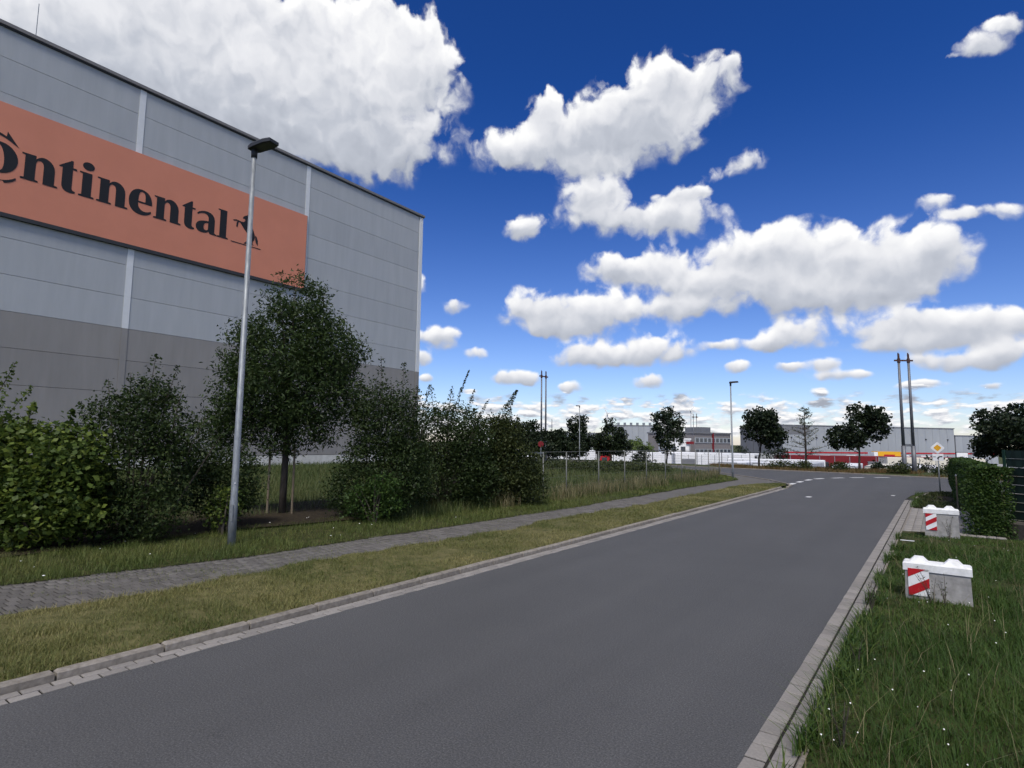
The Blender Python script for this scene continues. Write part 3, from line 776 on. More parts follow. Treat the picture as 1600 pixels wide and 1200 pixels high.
for x, y in q:
    MB().tube([(x + 35, y - 73.5, -.4), (x + 35, y - 73.5, 1.5)], .04, 6).build('post', 'dark', yf)
for (x, y), (x2, y2) in zip(q, q[1:]):
    w = MB()
    for z in (.3, .6, .9, 1.2): w.tube([(x + 35, y - 73.5, z), (x2 + 35, y2 - 73.5, z)], .008, 3, False)
    w.tube([(x + 35, y - 73.5, 1.46), (x2 + 35, y2 - 73.5, 1.46)], .035, 6, False)
    w.build('wire_panel', 'dark', yf)

# ------------------------------------------------------------------ barriers in the lawn
def barrier(label, x0, x1, y, h, rz, board, bands, zb=.0):
    w = x1 - x0
    t = thing('concrete_barrier', label, 'barrier', ((x0 + x1) / 2, y, zb), rz, 'concrete barriers on the lawn')
    d = .15
    # body: slightly battered block
    vs = []
    for z, k in ((-.08, 1.0), (h - .13, .97)):
        vs += [(-w / 2 * k, -d * k, z), (w / 2 * k, -d * k, z), (w / 2 * k, d * k, z), (-w / 2 * k, d * k, z)]
    MB().add(vs, [(3, 2, 1, 0), (4, 5, 6, 7), (0, 1, 5, 4), (1, 2, 6, 5), (2, 3, 7, 6), (3, 0, 4, 7)]).build('body', 'conc', t)
    MB().box(-w / 2 - .012, w / 2 + .012, -d - .012, d + .012, h - .128, h, .022).build('cap', 'cap', t)  # top lighter than the body: its lighting is in the cap colour
    for cx in (-w * .27, w * .25):
        b = MB(); a = .125
        lo = [(cx - a, -.11, h - .002), (cx + a, -.11, h - .002), (cx + a, .11, h - .002), (cx - a, .11, h - .002)]
        hi = [(cx - a * .45, -.07, h + .075), (cx + a * .45, -.07, h + .075), (cx + a * .45, .07, h + .075), (cx - a * .45, .07, h + .075)]
        b.add(lo + hi, [(3, 2, 1, 0), (4, 5, 6, 7), (0, 1, 5, 4), (1, 2, 6, 5), (2, 3, 7, 6), (3, 0, 4, 7)])
        b.build('lug', 'cap', t)
    bx0, bx1, bz0, bz1 = board
    bo = MB().box(bx0, bx1, -d - .012, -d - .002, bz0, bz1).build('warning_panel', 'white', t)
    # red diagonal stripes cut to the panel
    bw, bh = bx1 - bx0, bz1 - bz0
    slope = .60
    def clip(c0, c1):
        pts = []
        xs = [0, bw]
        lo = [(x, c0 + slope * x) for x in xs]; hi = [(x, c1 + slope * x) for x in xs][::-1]
        poly = lo + hi
        for sgn, lim in ((1, 0), (-1, bh)):
            new = []
            for i in range(len(poly)):
                p, q_ = poly[i], poly[(i + 1) % len(poly)]
                ip, iq = sgn * (p[1] - lim) >= 0, sgn * (q_[1] - lim) >= 0
                if ip: new.append(p)
                if ip != iq:
                    tt = (lim - p[1]) / (q_[1] - p[1]); new.append((p[0] + (q_[0] - p[0]) * tt, lim))
            poly = new
            if not poly: return None
        return poly
    for c0, c1 in bands:
        p = clip(c0 * bh, c1 * bh)
        if p and len(p) > 2:
            n = len(p)
            MB().add([(bx0 + x, -d - .0125, bz0 + z) for x, z in p] + [(bx0 + x, -d - .0155, bz0 + z) for x, z in p],
                     [tuple(range(n - 1, -1, -1)), tuple(range(n, 2 * n))] + [(i, (i + 1) % n, n + (i + 1) % n, n + i) for i in range(n)]).build('red_stripe', 'red', bo)
    return t
barrier('nearer concrete barrier, its top coloured white as lit, with one big red and white striped panel, sunk in grass', -.53, .31, 11.35, .60, R(-1), (-.37, -.10, .10, .505), ((.66, 1.8), (-.07, .28)), .0)
barrier('smaller-looking concrete barrier with red and white striped panel, beside the paved crossing', -.40, .34, 19.2, .78, R(1), (-.335, -.10, .22, .645), ((.75, 1.6), (.22, .5), (-.5, -.07)), .0)

# ------------------------------------------------------------------ priority road sign
t = thing('road_sign', 'yellow and white diamond priority sign above a white plate with bent arrow', 'road sign', (-.03, 38.0, .02), R(-4))
MB().tube([(0, 0, -.3), (0, 0, 2.62)], .035, 10).build('post', 'galv', t, smooth=True)
def diamond(r_, y0, y1, rr=.88):
    pts = []
    for k in range(4):
        a = k * math.pi / 2
        for da in (-.10, .10): pts.append((math.sin(a + da) * r_ * rr / math.cos(.0), math.cos(a + da) * r_ * rr))
    b = MB(); n = len(pts)
    b.add([(x, y0, 2.33 + z) for x, z in pts] + [(x, y1, 2.33 + z) for x, z in pts], [tuple(range(n)), tuple(range(2 * n - 1, n - 1, -1))] + [(i, n + i, n + (i + 1) % n, (i + 1) % n) for i in range(n)])
    return b
dp = diamond(.33, -.055, -.04).build('diamond_plate', 'white', t)
diamond(.305, -.0585, -.056).build('black_line', 'white', dp)
diamond(.185, -.062, -.0595).build('yellow_centre', 'yellow', dp)
pl = MB().box(-.235, .235, -.055, -.04, 1.66, 2.02).build('supplementary_plate', 'white', t)
MB().box(-.21, -.09, -.06, -.0555, 1.84, 1.87).build('thin_arm', 'ink', pl)
arc = [(0 - .02, 1.69), (.05 - .02, 1.69)] + [( .13 - .10 * math.cos(R(a)) , 1.76 + .085 * math.sin(R(a))) for a in range(0, 91, 15)] + [(.19, 1.845), (.19, 1.90)] + [(.13 - .17 * math.cos(R(a)), 1.76 + .14 * math.sin(R(a))) for a in range(90, -1, -15)] + [(-.04, 1.69)]
arc = arc[1:-1]
n = len(arc)
MB().add([(x, -.0555, z) for x, z in arc] + [(x, -.060, z) for x, z in arc], [tuple(range(n - 1, -1, -1)), tuple(range(n, 2 * n))] + [(i, (i + 1) % n, n + (i + 1) % n, n + i) for i in range(n)]).build('bent_arrow', 'ink', pl)
t = thing('round_sign', 'small round dull red sign on a post behind the fence', 'road sign', (-32.6, 49.3, -.03), R(30))
MB().tube([(0, 0, -.3), (0, 0, 2.6)], .05, 8).build('post', 'galv', t)
MB().tube([(0, -.06, 2.25), (0, -.08, 2.25)], .30, 20).build('red_disc', 'darkred', t)
tag(MB().box(-.13, .13, -.018, .018, 0, .012).build('paper_strip', 'white'), 'white strip of litter lying in the grass between the barriers', 'litter').location = (-.66, 15.9, .30)
t = thing('marker_post', 'thin pale post standing in front of the hedge', 'post', (.50, 28.4, .03))
MB().tube([(0, 0, -.2), (0, 0, 1.25)], .024, 8).build('shaft', 'wood', t)
MB().tube([(0, 0, 1.25), (0, 0, 1.32)], [.036, .02], 8).build('top', 'galv', t)

# ------------------------------------------------------------------ screen fence on the right
sf = thing('screen_fence', 'dark green privacy strip fence at the right edge beyond the hedge', 'fence', (1.45, 21.0, .1), math.atan2(-2.4, 3.2))
Lf = 6.0
for i in range(4):
    MB().box(i * 2 - .03, i * 2 + .03, -.02, .02, -.2, 2.24).build('post', 'sgreen', sf)
    if i == 3: break
    for k in range(9):
        z = .12 + k * .235
        b = MB()
        nseg = 16; vs = []; fs = []
        for s_ in range(nseg + 1):
            x = i * 2 + .035 + s_ * (1.93 / nseg); o_ = .035 + .006 * (1 if s_ % 2 else -1)
            vs += [(x, o_ - .004, z + .008), (x, o_ - .004, z + .225), (x, o_ + .004, z + .225), (x, o_ + .004, z + .008)]
        for s_ in range(nseg):
            for e in range(4): fs.append((s_ * 4 + e, s_ * 4 + 4 + e, s_ * 4 + 4 + (e + 1) % 4, s_ * 4 + (e + 1) % 4))
        b.add(vs, fs).build('privacy_strip', 'screen', sf)
        MB().tube([(i * 2 + .03, .022, z), (i * 2 + 1.97, .022, z)], .005, 5).build('wire', 'galv', sf)
MB().box(-.25, Lf + .2, -.05, .35, -.25, .10, .03).build('base_slab', 'basestone', sf)
MB().box(-.35, .75, -.42, -.06, -.25, .34, .05).build('base_block', 'basestone', sf)

# ------------------------------------------------------------------ shrubs and trees
def along(base, u, w, z):
    """u to the right across the view, w away from the road side, z up"""
    return np.stack([base[0] + RT0.x * u + H.x * w, base[1] + RT0.y * u + H.y * w, base[2] + z], -1)

def crown_points(lobes, n, rng, shell=.45, holes=0, hole_r=.5):
    """points through the lobes (u, w, z, ru, rw, rz), denser near their skin, with empty pockets"""
    L = np.array(lobes, float)
    wt = (L[:, 3] * L[:, 4] * L[:, 5]) ** .72; wt /= wt.sum()
    k = rng.choice(len(L), n, p=wt)
    d = unit(rng.normal(size=(n, 3)))
    r = rng.random(n) ** (1 / 3.); r = r * (1 - shell) + shell * (.72 + .34 * rng.random(n))
    p = L[k, :3] + d * r[:, None] * L[k, 3:6]
    if holes:
        j = rng.choice(n, holes)
        keep = np.ones(n, bool)
        for c in p[j]: keep &= np.linalg.norm(p - c, axis=1) > hole_r * rng.uniform(.5, 1.1)
        p = p[keep]
    return p

def twig_leaves(p, per, spread, rng, flat=.7):
    n = len(p)
    off = rng.normal(size=(n, per, 3)) * spread; off[..., 2] *= flat
    return (p[:, None] + off).reshape(-1, 3)

def spires(sp, rng, per_m=90):
    """leafy upright shoots: u, w, z0, z1, lean_u, radius"""
    out = []
    for u, w, z0, z1, lean, rad in sp:
        n = int((z1 - z0) * per_m)
        t = rng.random(n); r = rad * (1.08 - t) ** .7
        a = rng.random(n) * 2 * np.pi; rr = r * np.sqrt(rng.random(n))
        out.append(np.stack([u + lean * t + rr * np.cos(a), w + rr * np.sin(a), z0 + (z1 - z0) * t], 1))
    return np.concatenate(out)

def shrub(name, label, base, lobes, n, per, size, mat, seed, spire=(), stems=7, spread=.10, holes=8, hole_r=.3, cat='shrub', group='shrubs in front of the warehouse', asp=.6, upb=.9, per_m=90):
    rng = np.random.default_rng(seed)
    t = thing(name, label, cat, base, 0, group)
    p = crown_points(lobes, n, rng, .5, holes, hole_r)
    p = p[p[:, 2] > .05]
    c = twig_leaves(p, per, spread, rng)
    if spire: c = np.concatenate([c, spires(spire, rng, per_m)])
    c = c[c[:, 2] > .03]
    zl = c[:, 2]
    val = .5 * rng.random(len(c)) + .5 * np.repeat(rng.random(len(c) // 40 + 1), 40)[:len(c)]
    pts = along((0, 0, 0), c[:, 0], c[:, 1], c[:, 2])
    me = leaf_mesh('foliage', pts, size * rng.uniform(.6, 1.25, len(pts)), mat, rng, asp, upb, val)
    obj('foliage', me, None, t)
    s = MB(); L = np.array(lobes)
    for i in range(stems):
        l = L[rng.integers(len(L))]
        u, w = rng.normal(0, .12, 2)
        e = (l[0] + rng.uniform(-.7, .7) * l[3], l[1] + rng.uniform(-.7, .7) * l[4], l[2] + l[5] * rng.uniform(.3, .85))
        mid = (u * .5 + e[0] * .5, w * .5 + e[1] * .5, e[2] * .55)
        P = [along((0, 0, 0), *[np.array(x) for x in q]) for q in ((u, w, -.1), mid, e)]
        s.tube([tuple(map(float, x)) for x in P], [.028, .018, .005], 5)
    for u, w, z0, z1, lean, rad in spire:
        P = [along((0, 0, 0), *[np.array(x) for x in q]) for q in ((u * .4, w, .3), (u, w, z0), (u + lean, w, z1))]
        s.tube([tuple(map(float, x)) for x in P], [.022, .014, .004], 4)
    s.build('stem', 'bark', t)
    return t

shrub('hazel_bush', 'bright yellow-green broadleaf bush at the far left edge', (-15.29, 4.09, .03),
      [(0, .1, 1.35, 1.25, 1.0, 1.15), (-.7, 0, 1.9, .8, .8, .85), (.55, -.1, 1.85, .75, .7, .75), (-.2, -.3, .8, 1.3, .9, .8), (.95, -.1, 1.1, .55, .6, .75), (-1.5, .1, 1.5, .9, .9, 1.3)],
      1150, 16, .125, 'leaf_hazel', 1, [(-.5, 0, 2.5, 3.1, .1, .16), (.35, 0, 2.3, 2.95, .1, .15), (.8, 0, 2.1, 2.75, .1, .16)], 8, .15, 10, .35, asp=.8, upb=1.2)
shrub('field_maple_shrub', 'dark green shrub with a pointed top, second from the left edge', (-15.0, 5.75, .03),
      [(0, 0, 1.5, 1.35, 1.0, 1.35), (.1, 0, 2.6, .95, .8, .95), (-.75, 0, 2.6, .55, .55, .75), (.85, 0, 2.35, .6, .6, .7), (.1, 0, 3.2, .5, .5, .65), (0, -.3, .7, 1.35, .9, .7)],
      1600, 14, .085, 'leaf_dark', 2, [(.1, 0, 3.2, 4.35, .12, .42), (-.75, 0, 2.9, 3.75, -.12, .30), (-1.15, 0, 2.2, 3.2, -.35, .26), (.75, 0, 2.7, 3.6, .15, .34), (1.2, 0, 2.2, 3.0, .35, .28), (.45, .1, 3.2, 4.1, .25, .22), (-.3, 0, 3.0, 3.9, -.05, .25), (1.55, 0, 1.9, 2.5, .35, .22)], 9, .13, 14, .30)
shrub('low_shrub', 'low loose shrub with lighter lower leaves just left of the nearest lamp', (-15.4, 7.9, .03),
      [(0, 0, 1.15, .95, .8, .95), (-.5, .1, 1.7, .6, .6, .6), (.5, -.1, 1.3, .6, .5, .8), (.55, -.3, .75, .45, .4, .5)],
      1000, 13, .085, 'leaf_dark', 3, [(-.3, 0, 1.8, 2.5, 0, .2), (.4, 0, 1.7, 2.35, .2, .2)], 8, .13, 14, .35)
shrub('low_shrub', 'small bright leafy shoot at the foot of the nearest lamp', (-14.2, 7.35, .03),
      [(0, 0, .55, .38, .3, .42), (.1, 0, .95, .25, .25, .3)], 70, 11, .095, 'leaf_hazel', 33, stems=4, spread=.11, holes=0, asp=.75)
shrub('tall_hazel_shrub', 'tall dark shrub with two leafy spires right of the staked tree', (-13.75, 11.9, .03),
      [(0, 0, 1.4, 1.35, 1.0, 1.3), (.1, 0, 2.7, 1.05, .85, 1.0), (-.2, 0, 3.4, .7, .6, .85), (.75, 0, 3.0, .55, .5, 1.0), (-.6, -.2, .9, .95, .7, .8), (.8, -.1, 1.4, .9, .8, 1.1)],
      1900, 14, .085, 'leaf_dark', 5, [(-.05, 0, 3.6, 4.95, 0, .34), (.6, 0, 3.4, 4.8, .05, .34), (-.55, 0, 3.1, 4.2, -.15, .32), (.95, 0, 3.0, 4.1, .15, .3), (1.25, 0, 2.6, 3.5, .2, .26)], 9, .13, 12, .28)
shrub('low_shrub', 'light-leaved low shrub at the foot of the tall spired shrub', (-12.95, 11.0, .03),
      [(0, 0, .65, .85, .5, .55), (.3, 0, 1.0, .5, .4, .45)], 240, 12, .085, 'leaf_hedge', 6, stems=5, spread=.12, holes=4)
shrub('thorn_shrub', 'loose thorny shrub with bare twigs reaching up right of the warehouse corner', (-13.9, 14.8, .03),
      [(0, 0, 1.4, 1.5, 1.0, 1.4), (-.2, 0, 2.6, 1.15, .8, 1.0), (.8, 0, 2.4, .9, .7, 1.0), (.3, 0, 3.1, .8, .6, .6), (.9, .2, 1.2, 1.1, .8, 1.1), (-.9, 0, 1.8, .8, .8, 1.4)],
      2500, 12, .085, 'leaf_dark', 7, [(.35, 0, 3.4, 4.9, .55, .09), (-.3, 0, 3.2, 4.35, -.15, .26), (.2, 0, 3.2, 4.3, .1, .26), (.75, 0, 3.0, 4.2, .35, .16), (1.1, 0, 2.9, 3.85, .5, .12), (-.75, 0, 3.1, 4.3, .25, .16), (-.9, 0, 2.8, 3.8, -.3, .18)], 10, .16, 22, .30, per_m=80)
shrub('leaning_shrub', 'rounded shrub with one leafy shoot leaning right beside the meadow', (-13.1, 17.0, .03),
      [(-.1, 0, 1.2, 1.45, 1.0, 1.25), (-.3, 0, 2.3, 1.1, .8, 1.0), (.65, 0, 1.5, .95, .7, 1.05), (.85, 0, .8, 1.0, .7, .75), (-.8, 0, 1.6, 1.0, .8, 1.4), (.3, 0, 2.7, .6, .5, .6)],
      2700, 13, .09, 'leaf_olive', 8, [(-.15, 0, 2.9, 4.3, .8, .26), (-.75, 0, 2.8, 3.6, -.2, .34), (.5, 0, 2.6, 3.3, .2, .3), (.05, 0, 2.6, 3.6, .35, .4)], 9, .14, 10, .28, per_m=260)
shrub('young_sapling', 'thin sapling with sparse twigs poking above the hazel at the left edge', (-16.6, 3.1, .1),
      [(.1, 0, 2.6, .5, .5, 1.0)], 60, 8, .09, 'leaf_hazel', 11, [(.3, 0, 2.8, 3.9, .5, .22), (-.1, 0, 2.6, 4.2, .15, .22), (.5, 0, 2.4, 3.4, .7, .2)], 6, .14, 0)
shrub('hazel_bush', 'bush partly cut off by the left frame edge behind the hazel', (-17.6, 1.6, .1),
      [(0, 0, 1.3, 1.3, 1.2, 1.3), (.2, 0, 2.3, .8, .8, .8)], 600, 14, .11, 'leaf_dark', 12, [(0, 0, 2.6, 3.5, 0, .3)], 8, .14, 6)

def tree(name, label, base, trunk_h, trunk_r, lobes, n, per, size, mat, seed, limbs=9, spread=.16, holes=14, hole_r=.45, group=None, cat='tree', asp=.5, stakes=False, upb=.5, zmin=.3, bark='bark'):
    rng = np.random.default_rng(seed)
    t = thing(name, label, cat, base, 0, group)
    p = crown_points(lobes, n, rng, .35, holes, hole_r)
    c = twig_leaves(p, per, spread, rng)
    c = c[c[:, 2] > zmin]
    val = .45 * rng.random(len(c)) + .55 * np.repeat(rng.random(len(c) // per + 1), per)[:len(c)]
    obj('crown', leaf_mesh('crown', along((0, 0, 0), c[:, 0], c[:, 1], c[:, 2]), size * rng.uniform(.65, 1.25, len(c)), mat, rng, asp, upb, val), None, t)
    L = np.array(lobes); top = (L[:, 2] + L[:, 5]).max()
    cu, cw = L[:, 0].mean(), L[:, 1].mean()
    P = [(0, 0, -.15), (.02, 0, trunk_h * .6), (cu * .3, cw * .3, trunk_h), (cu * .6, cw * .6, (trunk_h + top) / 2), (cu, cw, top * .93)]
    P = [tuple(map(float, along((0, 0, 0), *[np.array(x) for x in q]))) for q in P]
    MB().tube(P, [trunk_r * 1.15, trunk_r, trunk_r * .85, trunk_r * .5, trunk_r * .12], 10).build('trunk', bark, t, smooth=True)
    b = MB()
    for i in range(limbs):
        l = L[rng.integers(len(L))]; z0 = trunk_h * .85 + rng.random() * (top - trunk_h) * .5
        d = unit(rng.normal(size=(1, 3)))[0]; e = l[:3] + d * l[3:6] * .8; e[2] = max(e[2], z0 + .3)
        f_ = (z0 - trunk_h) / max(top - trunk_h, .1)
        s0 = (cu * f_, cw * f_, z0); mid = tuple(.5 * (np.array(s0) + e) + np.array([0, 0, .12]))
        Q = [tuple(map(float, along((0, 0, 0), *[np.array(x) for x in q]))) for q in (s0, mid, e)]
        b.tube(Q, [trunk_r * .42, trunk_r * .26, trunk_r * .06], 5)
    b.build('limb', bark, t)
    return t

ash = tree('ash_tree', 'leafy dark green staked tree standing behind the nearest lamp', (-16.5, 10.43, .06), 2.3, .10,
     [(0, 0, 4.2, 2.1, 1.9, 1.7), (-.9, 0, 3.4, 1.55, 1.4, 1.4), (1.0, 0, 3.6, 1.45, 1.4, 1.5), (.2, 0, 5.6, 1.55, 1.4, 1.35), (.15, 0, 6.7, .95, .9, 1.0), (1.25, 0, 5.1, 1.15, 1.0, 1.1), (-1.1, 0, 5.0, 1.05, 1.0, 1.2), (-1.7, 0, 2.9, .85, .8, 1.0), (1.9, 0, 4.9, .55, .6, .6), (-.1, 0, 2.6, 1.3, 1.2, .8)],
     3300, 15, .135, 'leaf_ash', 21, 16, .17, 46, .42, asp=.36)
rng = np.random.default_rng(77)
for u, w in ((-.42, -.1), (.36, -.15), (-.1, .45)):
    a = [tuple(map(float, along((0, 0, 0), np.array(u), np.array(w), np.array(z)))) for z in (-.2, 2.15)]
    MB().tube(a, [.035, .032], 8).build('stake', 'wood', ash)
a = [tuple(map(float, along((0, 0, 0), np.array(u), np.array(-.1), np.array(2.0)))) for u in (-.42, .36)]
MB().tube(a, .025, 6).build('stake_rail', 'wood', ash)

def round_lobes(rw, z0, z1, rng, k=9):
    zc, rz = (z0 + z1) / 2, (z1 - z0) / 2
    out = [(0, 0, zc, rw * .62, rw * .62, rz * .72)]
    for i in range(k):
        a = rng.uniform(0, 6.28); e = rng.uniform(-.75, .85)
        c = math.sqrt(max(0, 1 - e * e))
        s = rng.uniform(.22, .52)
        out.append((rw * .74 * c * math.cos(a), rw * .74 * c * math.sin(a), zc + rz * .74 * e, rw * s, rw * s, rz * s))
    out.append((rng.uniform(-.2, .2) * rw, 0, z1 - rz * .28, rw * .34, rw * .34, rz * .34))
    return out
FT = 'trees around the junction and yard'
def far_tree(name, label, base, rw, z0, z1, seed, n=620, per=10, size=.30, mat='leaf_far', th=None, **kw):
    return tree(name, label, base, th or max(.6, z0 * .95), kw.pop('tr', .10), round_lobes(rw, z0, z1, np.random.default_rng(seed + 500)), n, per, size, mat, seed, 8, .20, 26, .5, kw.pop('group', FT), asp=.75, **kw)
far_tree('maple_tree', 'round dark tree right of the corner lamp with a white stake tube', (-16.13, 68.27, -.03), 2.75, 1.75, 6.35, 31)
far_tree('maple_tree', 'round dark tree between the sparse pale tree and the tall twin masts', (-6.37, 66.68, -.03), 2.6, 1.45, 6.45, 32)
far_tree('maple_tree', 'large dark tree rising behind the hedge at the right edge', (5.9, 69.8, -.3), 3.7, .6, 6.7, 33, 1300)
far_tree('maple_tree', 'tall dark tree left of the far office block', (-28.4, 72.4, -.2), 2.45, .9, 7.45, 34, 480)
far_tree('maple_tree', 'left tree of the dark pair beside the grey hall', (-40.6, 71, -.05), 2.1, .2, 6.3, 35, 620)
far_tree('maple_tree', 'right tree of the dark pair beside the grey hall', (-37.6, 74.5, -.4), 2.9, .1, 6.2, 36, 800)
far_tree('maple_tree', 'dark tree just right of the leaning shrub, against the white hall', (-45.2, 60.5, 0), 2.6, .1, 5.4, 37, 620)
far_tree('maple_tree', 'loose dark tree at the foot of the left twin masts', (-41.6, 60.5, 0), 2.3, .1, 5.0, 38, 520)
far_tree('hedge_tree', 'low dark bushy tree behind the far lamp by the fence', (-41.5, 66.8, 0), 3.3, .05, 4.1, 39, 800)
far_tree('hedge_tree', 'low dark bushy tree left of the paired trees', (-44.5, 69.2, 0), 3.3, .05, 4.0, 40, 800)
far_tree('lime_tree', 'pale yellow-green tree left of the tall dark tree', (-58.4, 116, -3.2), 4.0, .8, 7.6, 41, 520, mat='leaf_lime', size=.36)
far_tree('lime_tree', 'second pale green tree close to the tall dark tree', (-53.4, 119.5, -3.2), 3.5, .8, 6.9, 42, 460, mat='leaf_lime', size=.36)
far_tree('round_bush', 'small dark round bush between the pale trees and tall tree', (-34.7, 80.0, -3), 1.7, .2, 5.0, 43, 240)
SB = 'dark bushes on the slope by the yard'
for (x, y, z, rw, h_, lab, sd_) in ((-5.6, 75.5, -3.2, 1.5, 3.9, 'round dark bush below the yellow truck', 51), (-3.4, 76.5, -3.4, 1.6, 4.1, 'round dark bush just left of the tall twin masts', 52), (-.9, 78, -3.7, 1.9, 5.0, 'tall dark bush just right of the tall twin masts', 53), (.9, 80, -3.9, 2.0, 5.0, 'dark bush behind the priority sign, left side', 54), (2.4, 79, -3.9, 1.9, 5.1, 'dark bush behind the priority sign, right side', 55),
                                    (-22.5, 106, -4, 2.6, 6.2, 'dark bush at the right end of the office block', 56), (-31.5, 118, -4, 2.4, 6.2, 'pointed dark conifer bush before the office block', 57)):
    far_tree('round_bush', lab, (x, y, z), rw, .2, h_, sd_, 220, group=SB, size=.28)
# sparse young tree with visible limbs
rng = np.random.default_rng(90)
t = thing('sparse_tree', 'thin sparse pale tree with open branches between two round trees', 'tree', (-11.7, 70.0, -.2), 0, FT)
b = MB(); leafc = []
b.tube([(0, 0, -.2), (.05, 0, 2.5), (0, .05, 4.8), (.03, 0, 7.0)], [.12, .10, .06, .015], 7)
for i in range(46):
    z = 1.2 + 5.5 * (i / 46) ** .9; a = rng.uniform(0, 6.28); L = (2.9 - .37 * z) * rng.uniform(.6, 1.1)
    e = (L * math.cos(a), L * math.sin(a), z + L * rng.uniform(.15, .55))
    b.tube([(0, 0, z), (e[0] * .5, e[1] * .5, z + (e[2] - z) * .35), e], [.035, .022, .006], 4)
    for k in range(30):
        s = rng.uniform(.3, 1.05); leafc.append((e[0] * s + rng.normal(0, .1), e[1] * s + rng.normal(0, .1), z + (e[2] - z) * s + rng.normal(0, .08)))
b.build('trunk', 'bark', t)
obj('crown', leaf_mesh('crown', np.array(leafc), .17 * rng.uniform(.6, 1.2, len(leafc)), 'leaf_grey', rng, .5, .3), None, t)

# ------------------------------------------------------------------ hedge on the right
rng = np.random.default_rng(60)
hd = thing('clipped_hedge', 'long clipped green hedge along the right pavement', 'hedge', (1.0, 29, .03))
n = 46000
Y0, Y1, hw, hh = -8.8, 9.1, .32, 1.82
fc = rng.random(n)
y = rng.uniform(Y0, Y1, n); xo = np.interp(y, [Y0, Y1], [.27, -.28])
x = rng.uniform(-hw, hw, n); z = rng.uniform(.02, hh, n)
a = fc < .46; x[a] = -hw + np.abs(rng.normal(0, .07, a.sum()))
a = (fc >= .46) & (fc < .70); z[a] = hh - np.abs(rng.normal(0, .06, a.sum()))
a = (fc >= .70) & (fc < .86); y[a] = Y0 + np.abs(rng.normal(0, .08, a.sum()))
a = (fc >= .86) & (fc < .93); y[a] = Y1 - np.abs(rng.normal(0, .08, a.sum()))
bump = (vnoise(np.stack([y * 1.1, z * 1.5], 1), 5) - .5) * .22
x = x + bump * (x < -hw * .5) + xo; z = z + (vnoise(np.stack([y * 1.4, x * 2], 1), 6) - .5) * .16 * (z > hh * .8)
obj('foliage', leaf_mesh('foliage', np.stack([x, y, z], 1), .075 * rng.uniform(.6, 1.3, n), 'leaf_hedge', rng, .6, .4), None, hd)
b = MB()
for k in range(40):
    yy = Y0 + .3 + k * .45; xx = np.interp(yy, [Y0, Y1], [.27, -.28])
    b.tube([(xx, yy, -.1), (xx + rng.normal(0, .1), yy + .1, .9), (xx + rng.normal(0, .2), yy, 1.6)], [.03, .02, .008], 5)
b.build('stem', 'bark', hd)

# ------------------------------------------------------------------ grasses
def scat(n, y0, y1, fl, fr, rng, near=3.0, pw=1.0):
    """more blades where they are near: density falls with distance"""
    u = rng.random(n)
    if pw == 1.0: y = (y0 + near) * ((y1 + near) / (y0 + near)) ** u - near
    else: y = y0 + (y1 - y0) * u
    L, Rr = fl(y), fr(y)
    return np.stack([L + (Rr - L) * rng.random(n), y], 1)

def grass(name, label, xy, z, h, w, mat, rng, lean=.4, seg=2, val=None):
    o = obj(name, grass_mesh(name, xy, z, h, w, mat, rng, lean, seg, val), None, None, 'stuff')
    return tag(o, label, 'grass')

rng = np.random.default_rng(100)
xy = scat(120000, .8, 38, lambda y: verge_l(y) - .12, lambda y: verge_r(y) - .01, rng)
pat = vnoise(xy * np.array([.8, .8]), 11); pat2 = vnoise(xy * 3.1, 12)
keep = rng.random(len(xy)) < np.clip(.30 + 1.1 * pat2, 0, 1); xy, pat, pat2 = xy[keep], pat[keep], pat2[keep]
far_w = 1 + np.clip(xy[:, 1] - 8, 0, 30) * .05
grass('verge_grass', 'short dry yellowish grass on the verge between kerb and footpath', xy, .075, (.025 + .06 * rng.random(len(xy)) ** 1.6 * (.4 + 1.2 * pat2)) , .0085 * far_w, 'gr_verge', rng, 1.0, 1, np.clip(.02 + .75 * pat + .55 * (rng.random(len(xy)) - .35), 0, 1))
xy = scat(85000, -1, 44, lambda y: np.interp(y, [-1, 12, 19, 20, 44], [-14.6, -14.4, -12.8, -15, -14.0]), lambda y: np.interp(y, list(YL) + [44.2], list(path_l(np.array(YL))) + [-12.9]) + .12, rng, 6)
pat = vnoise(xy * .7, 13); pat2 = vnoise(xy * 2.3, 14)
keep = rng.random(len(xy)) < np.clip(.35 + pat2, 0, 1); xy, pat, pat2 = xy[keep], pat[keep], pat2[keep]
far_w = 1 + np.clip(xy[:, 1] - 8, 0, 30) * .05
grass('strip_grass', 'green and straw grass strip between footpath and shrubs', xy, .08, .05 + .13 * rng.random(len(xy)) * (.4 + pat2), .009 * far_w, 'gr_strip', rng, .8, 1, np.clip(.05 + .55 * pat + .5 * (rng.random(len(xy)) - .25), 0, 1))
xy = scat(150000, 2.6, 19.5, lambda y: y * 0 - .93, lambda y: 2.0 + (y - 2.6) * .06 + np.clip(3.6 - y * .12, 0, 5), rng, 2.0)
pat = vnoise(xy * .9, 15); pat2 = vnoise(xy * 2.7, 16)
xy = xy[:]; edge_ = np.clip((xy[:, 0] + .93) / .5, .25, 1)
hl = (.05 + .20 * rng.random(len(xy)) * (.15 + .6 * pat + .7 * pat2)) * edge_ * np.interp(xy[:, 1], [15, 18.6], [1, .5])
fb = (np.abs(xy[:, 0] + .1) < .6) & (xy[:, 1] > 9.3) & (xy[:, 1] < 11.5); hl[fb] *= .55
grass('lawn_grass', 'tall unmown green grass filling the lower right corner', xy, .03, hl, .0065 * (1 + np.clip(xy[:, 1] - 7, 0, 20) * .06), 'gr_lawn', rng, 1.15, 2, np.clip(-.05 + .45 * pat + .25 * pat2 + .45 * rng.random(len(xy)) ** 1.5, 0, 1))
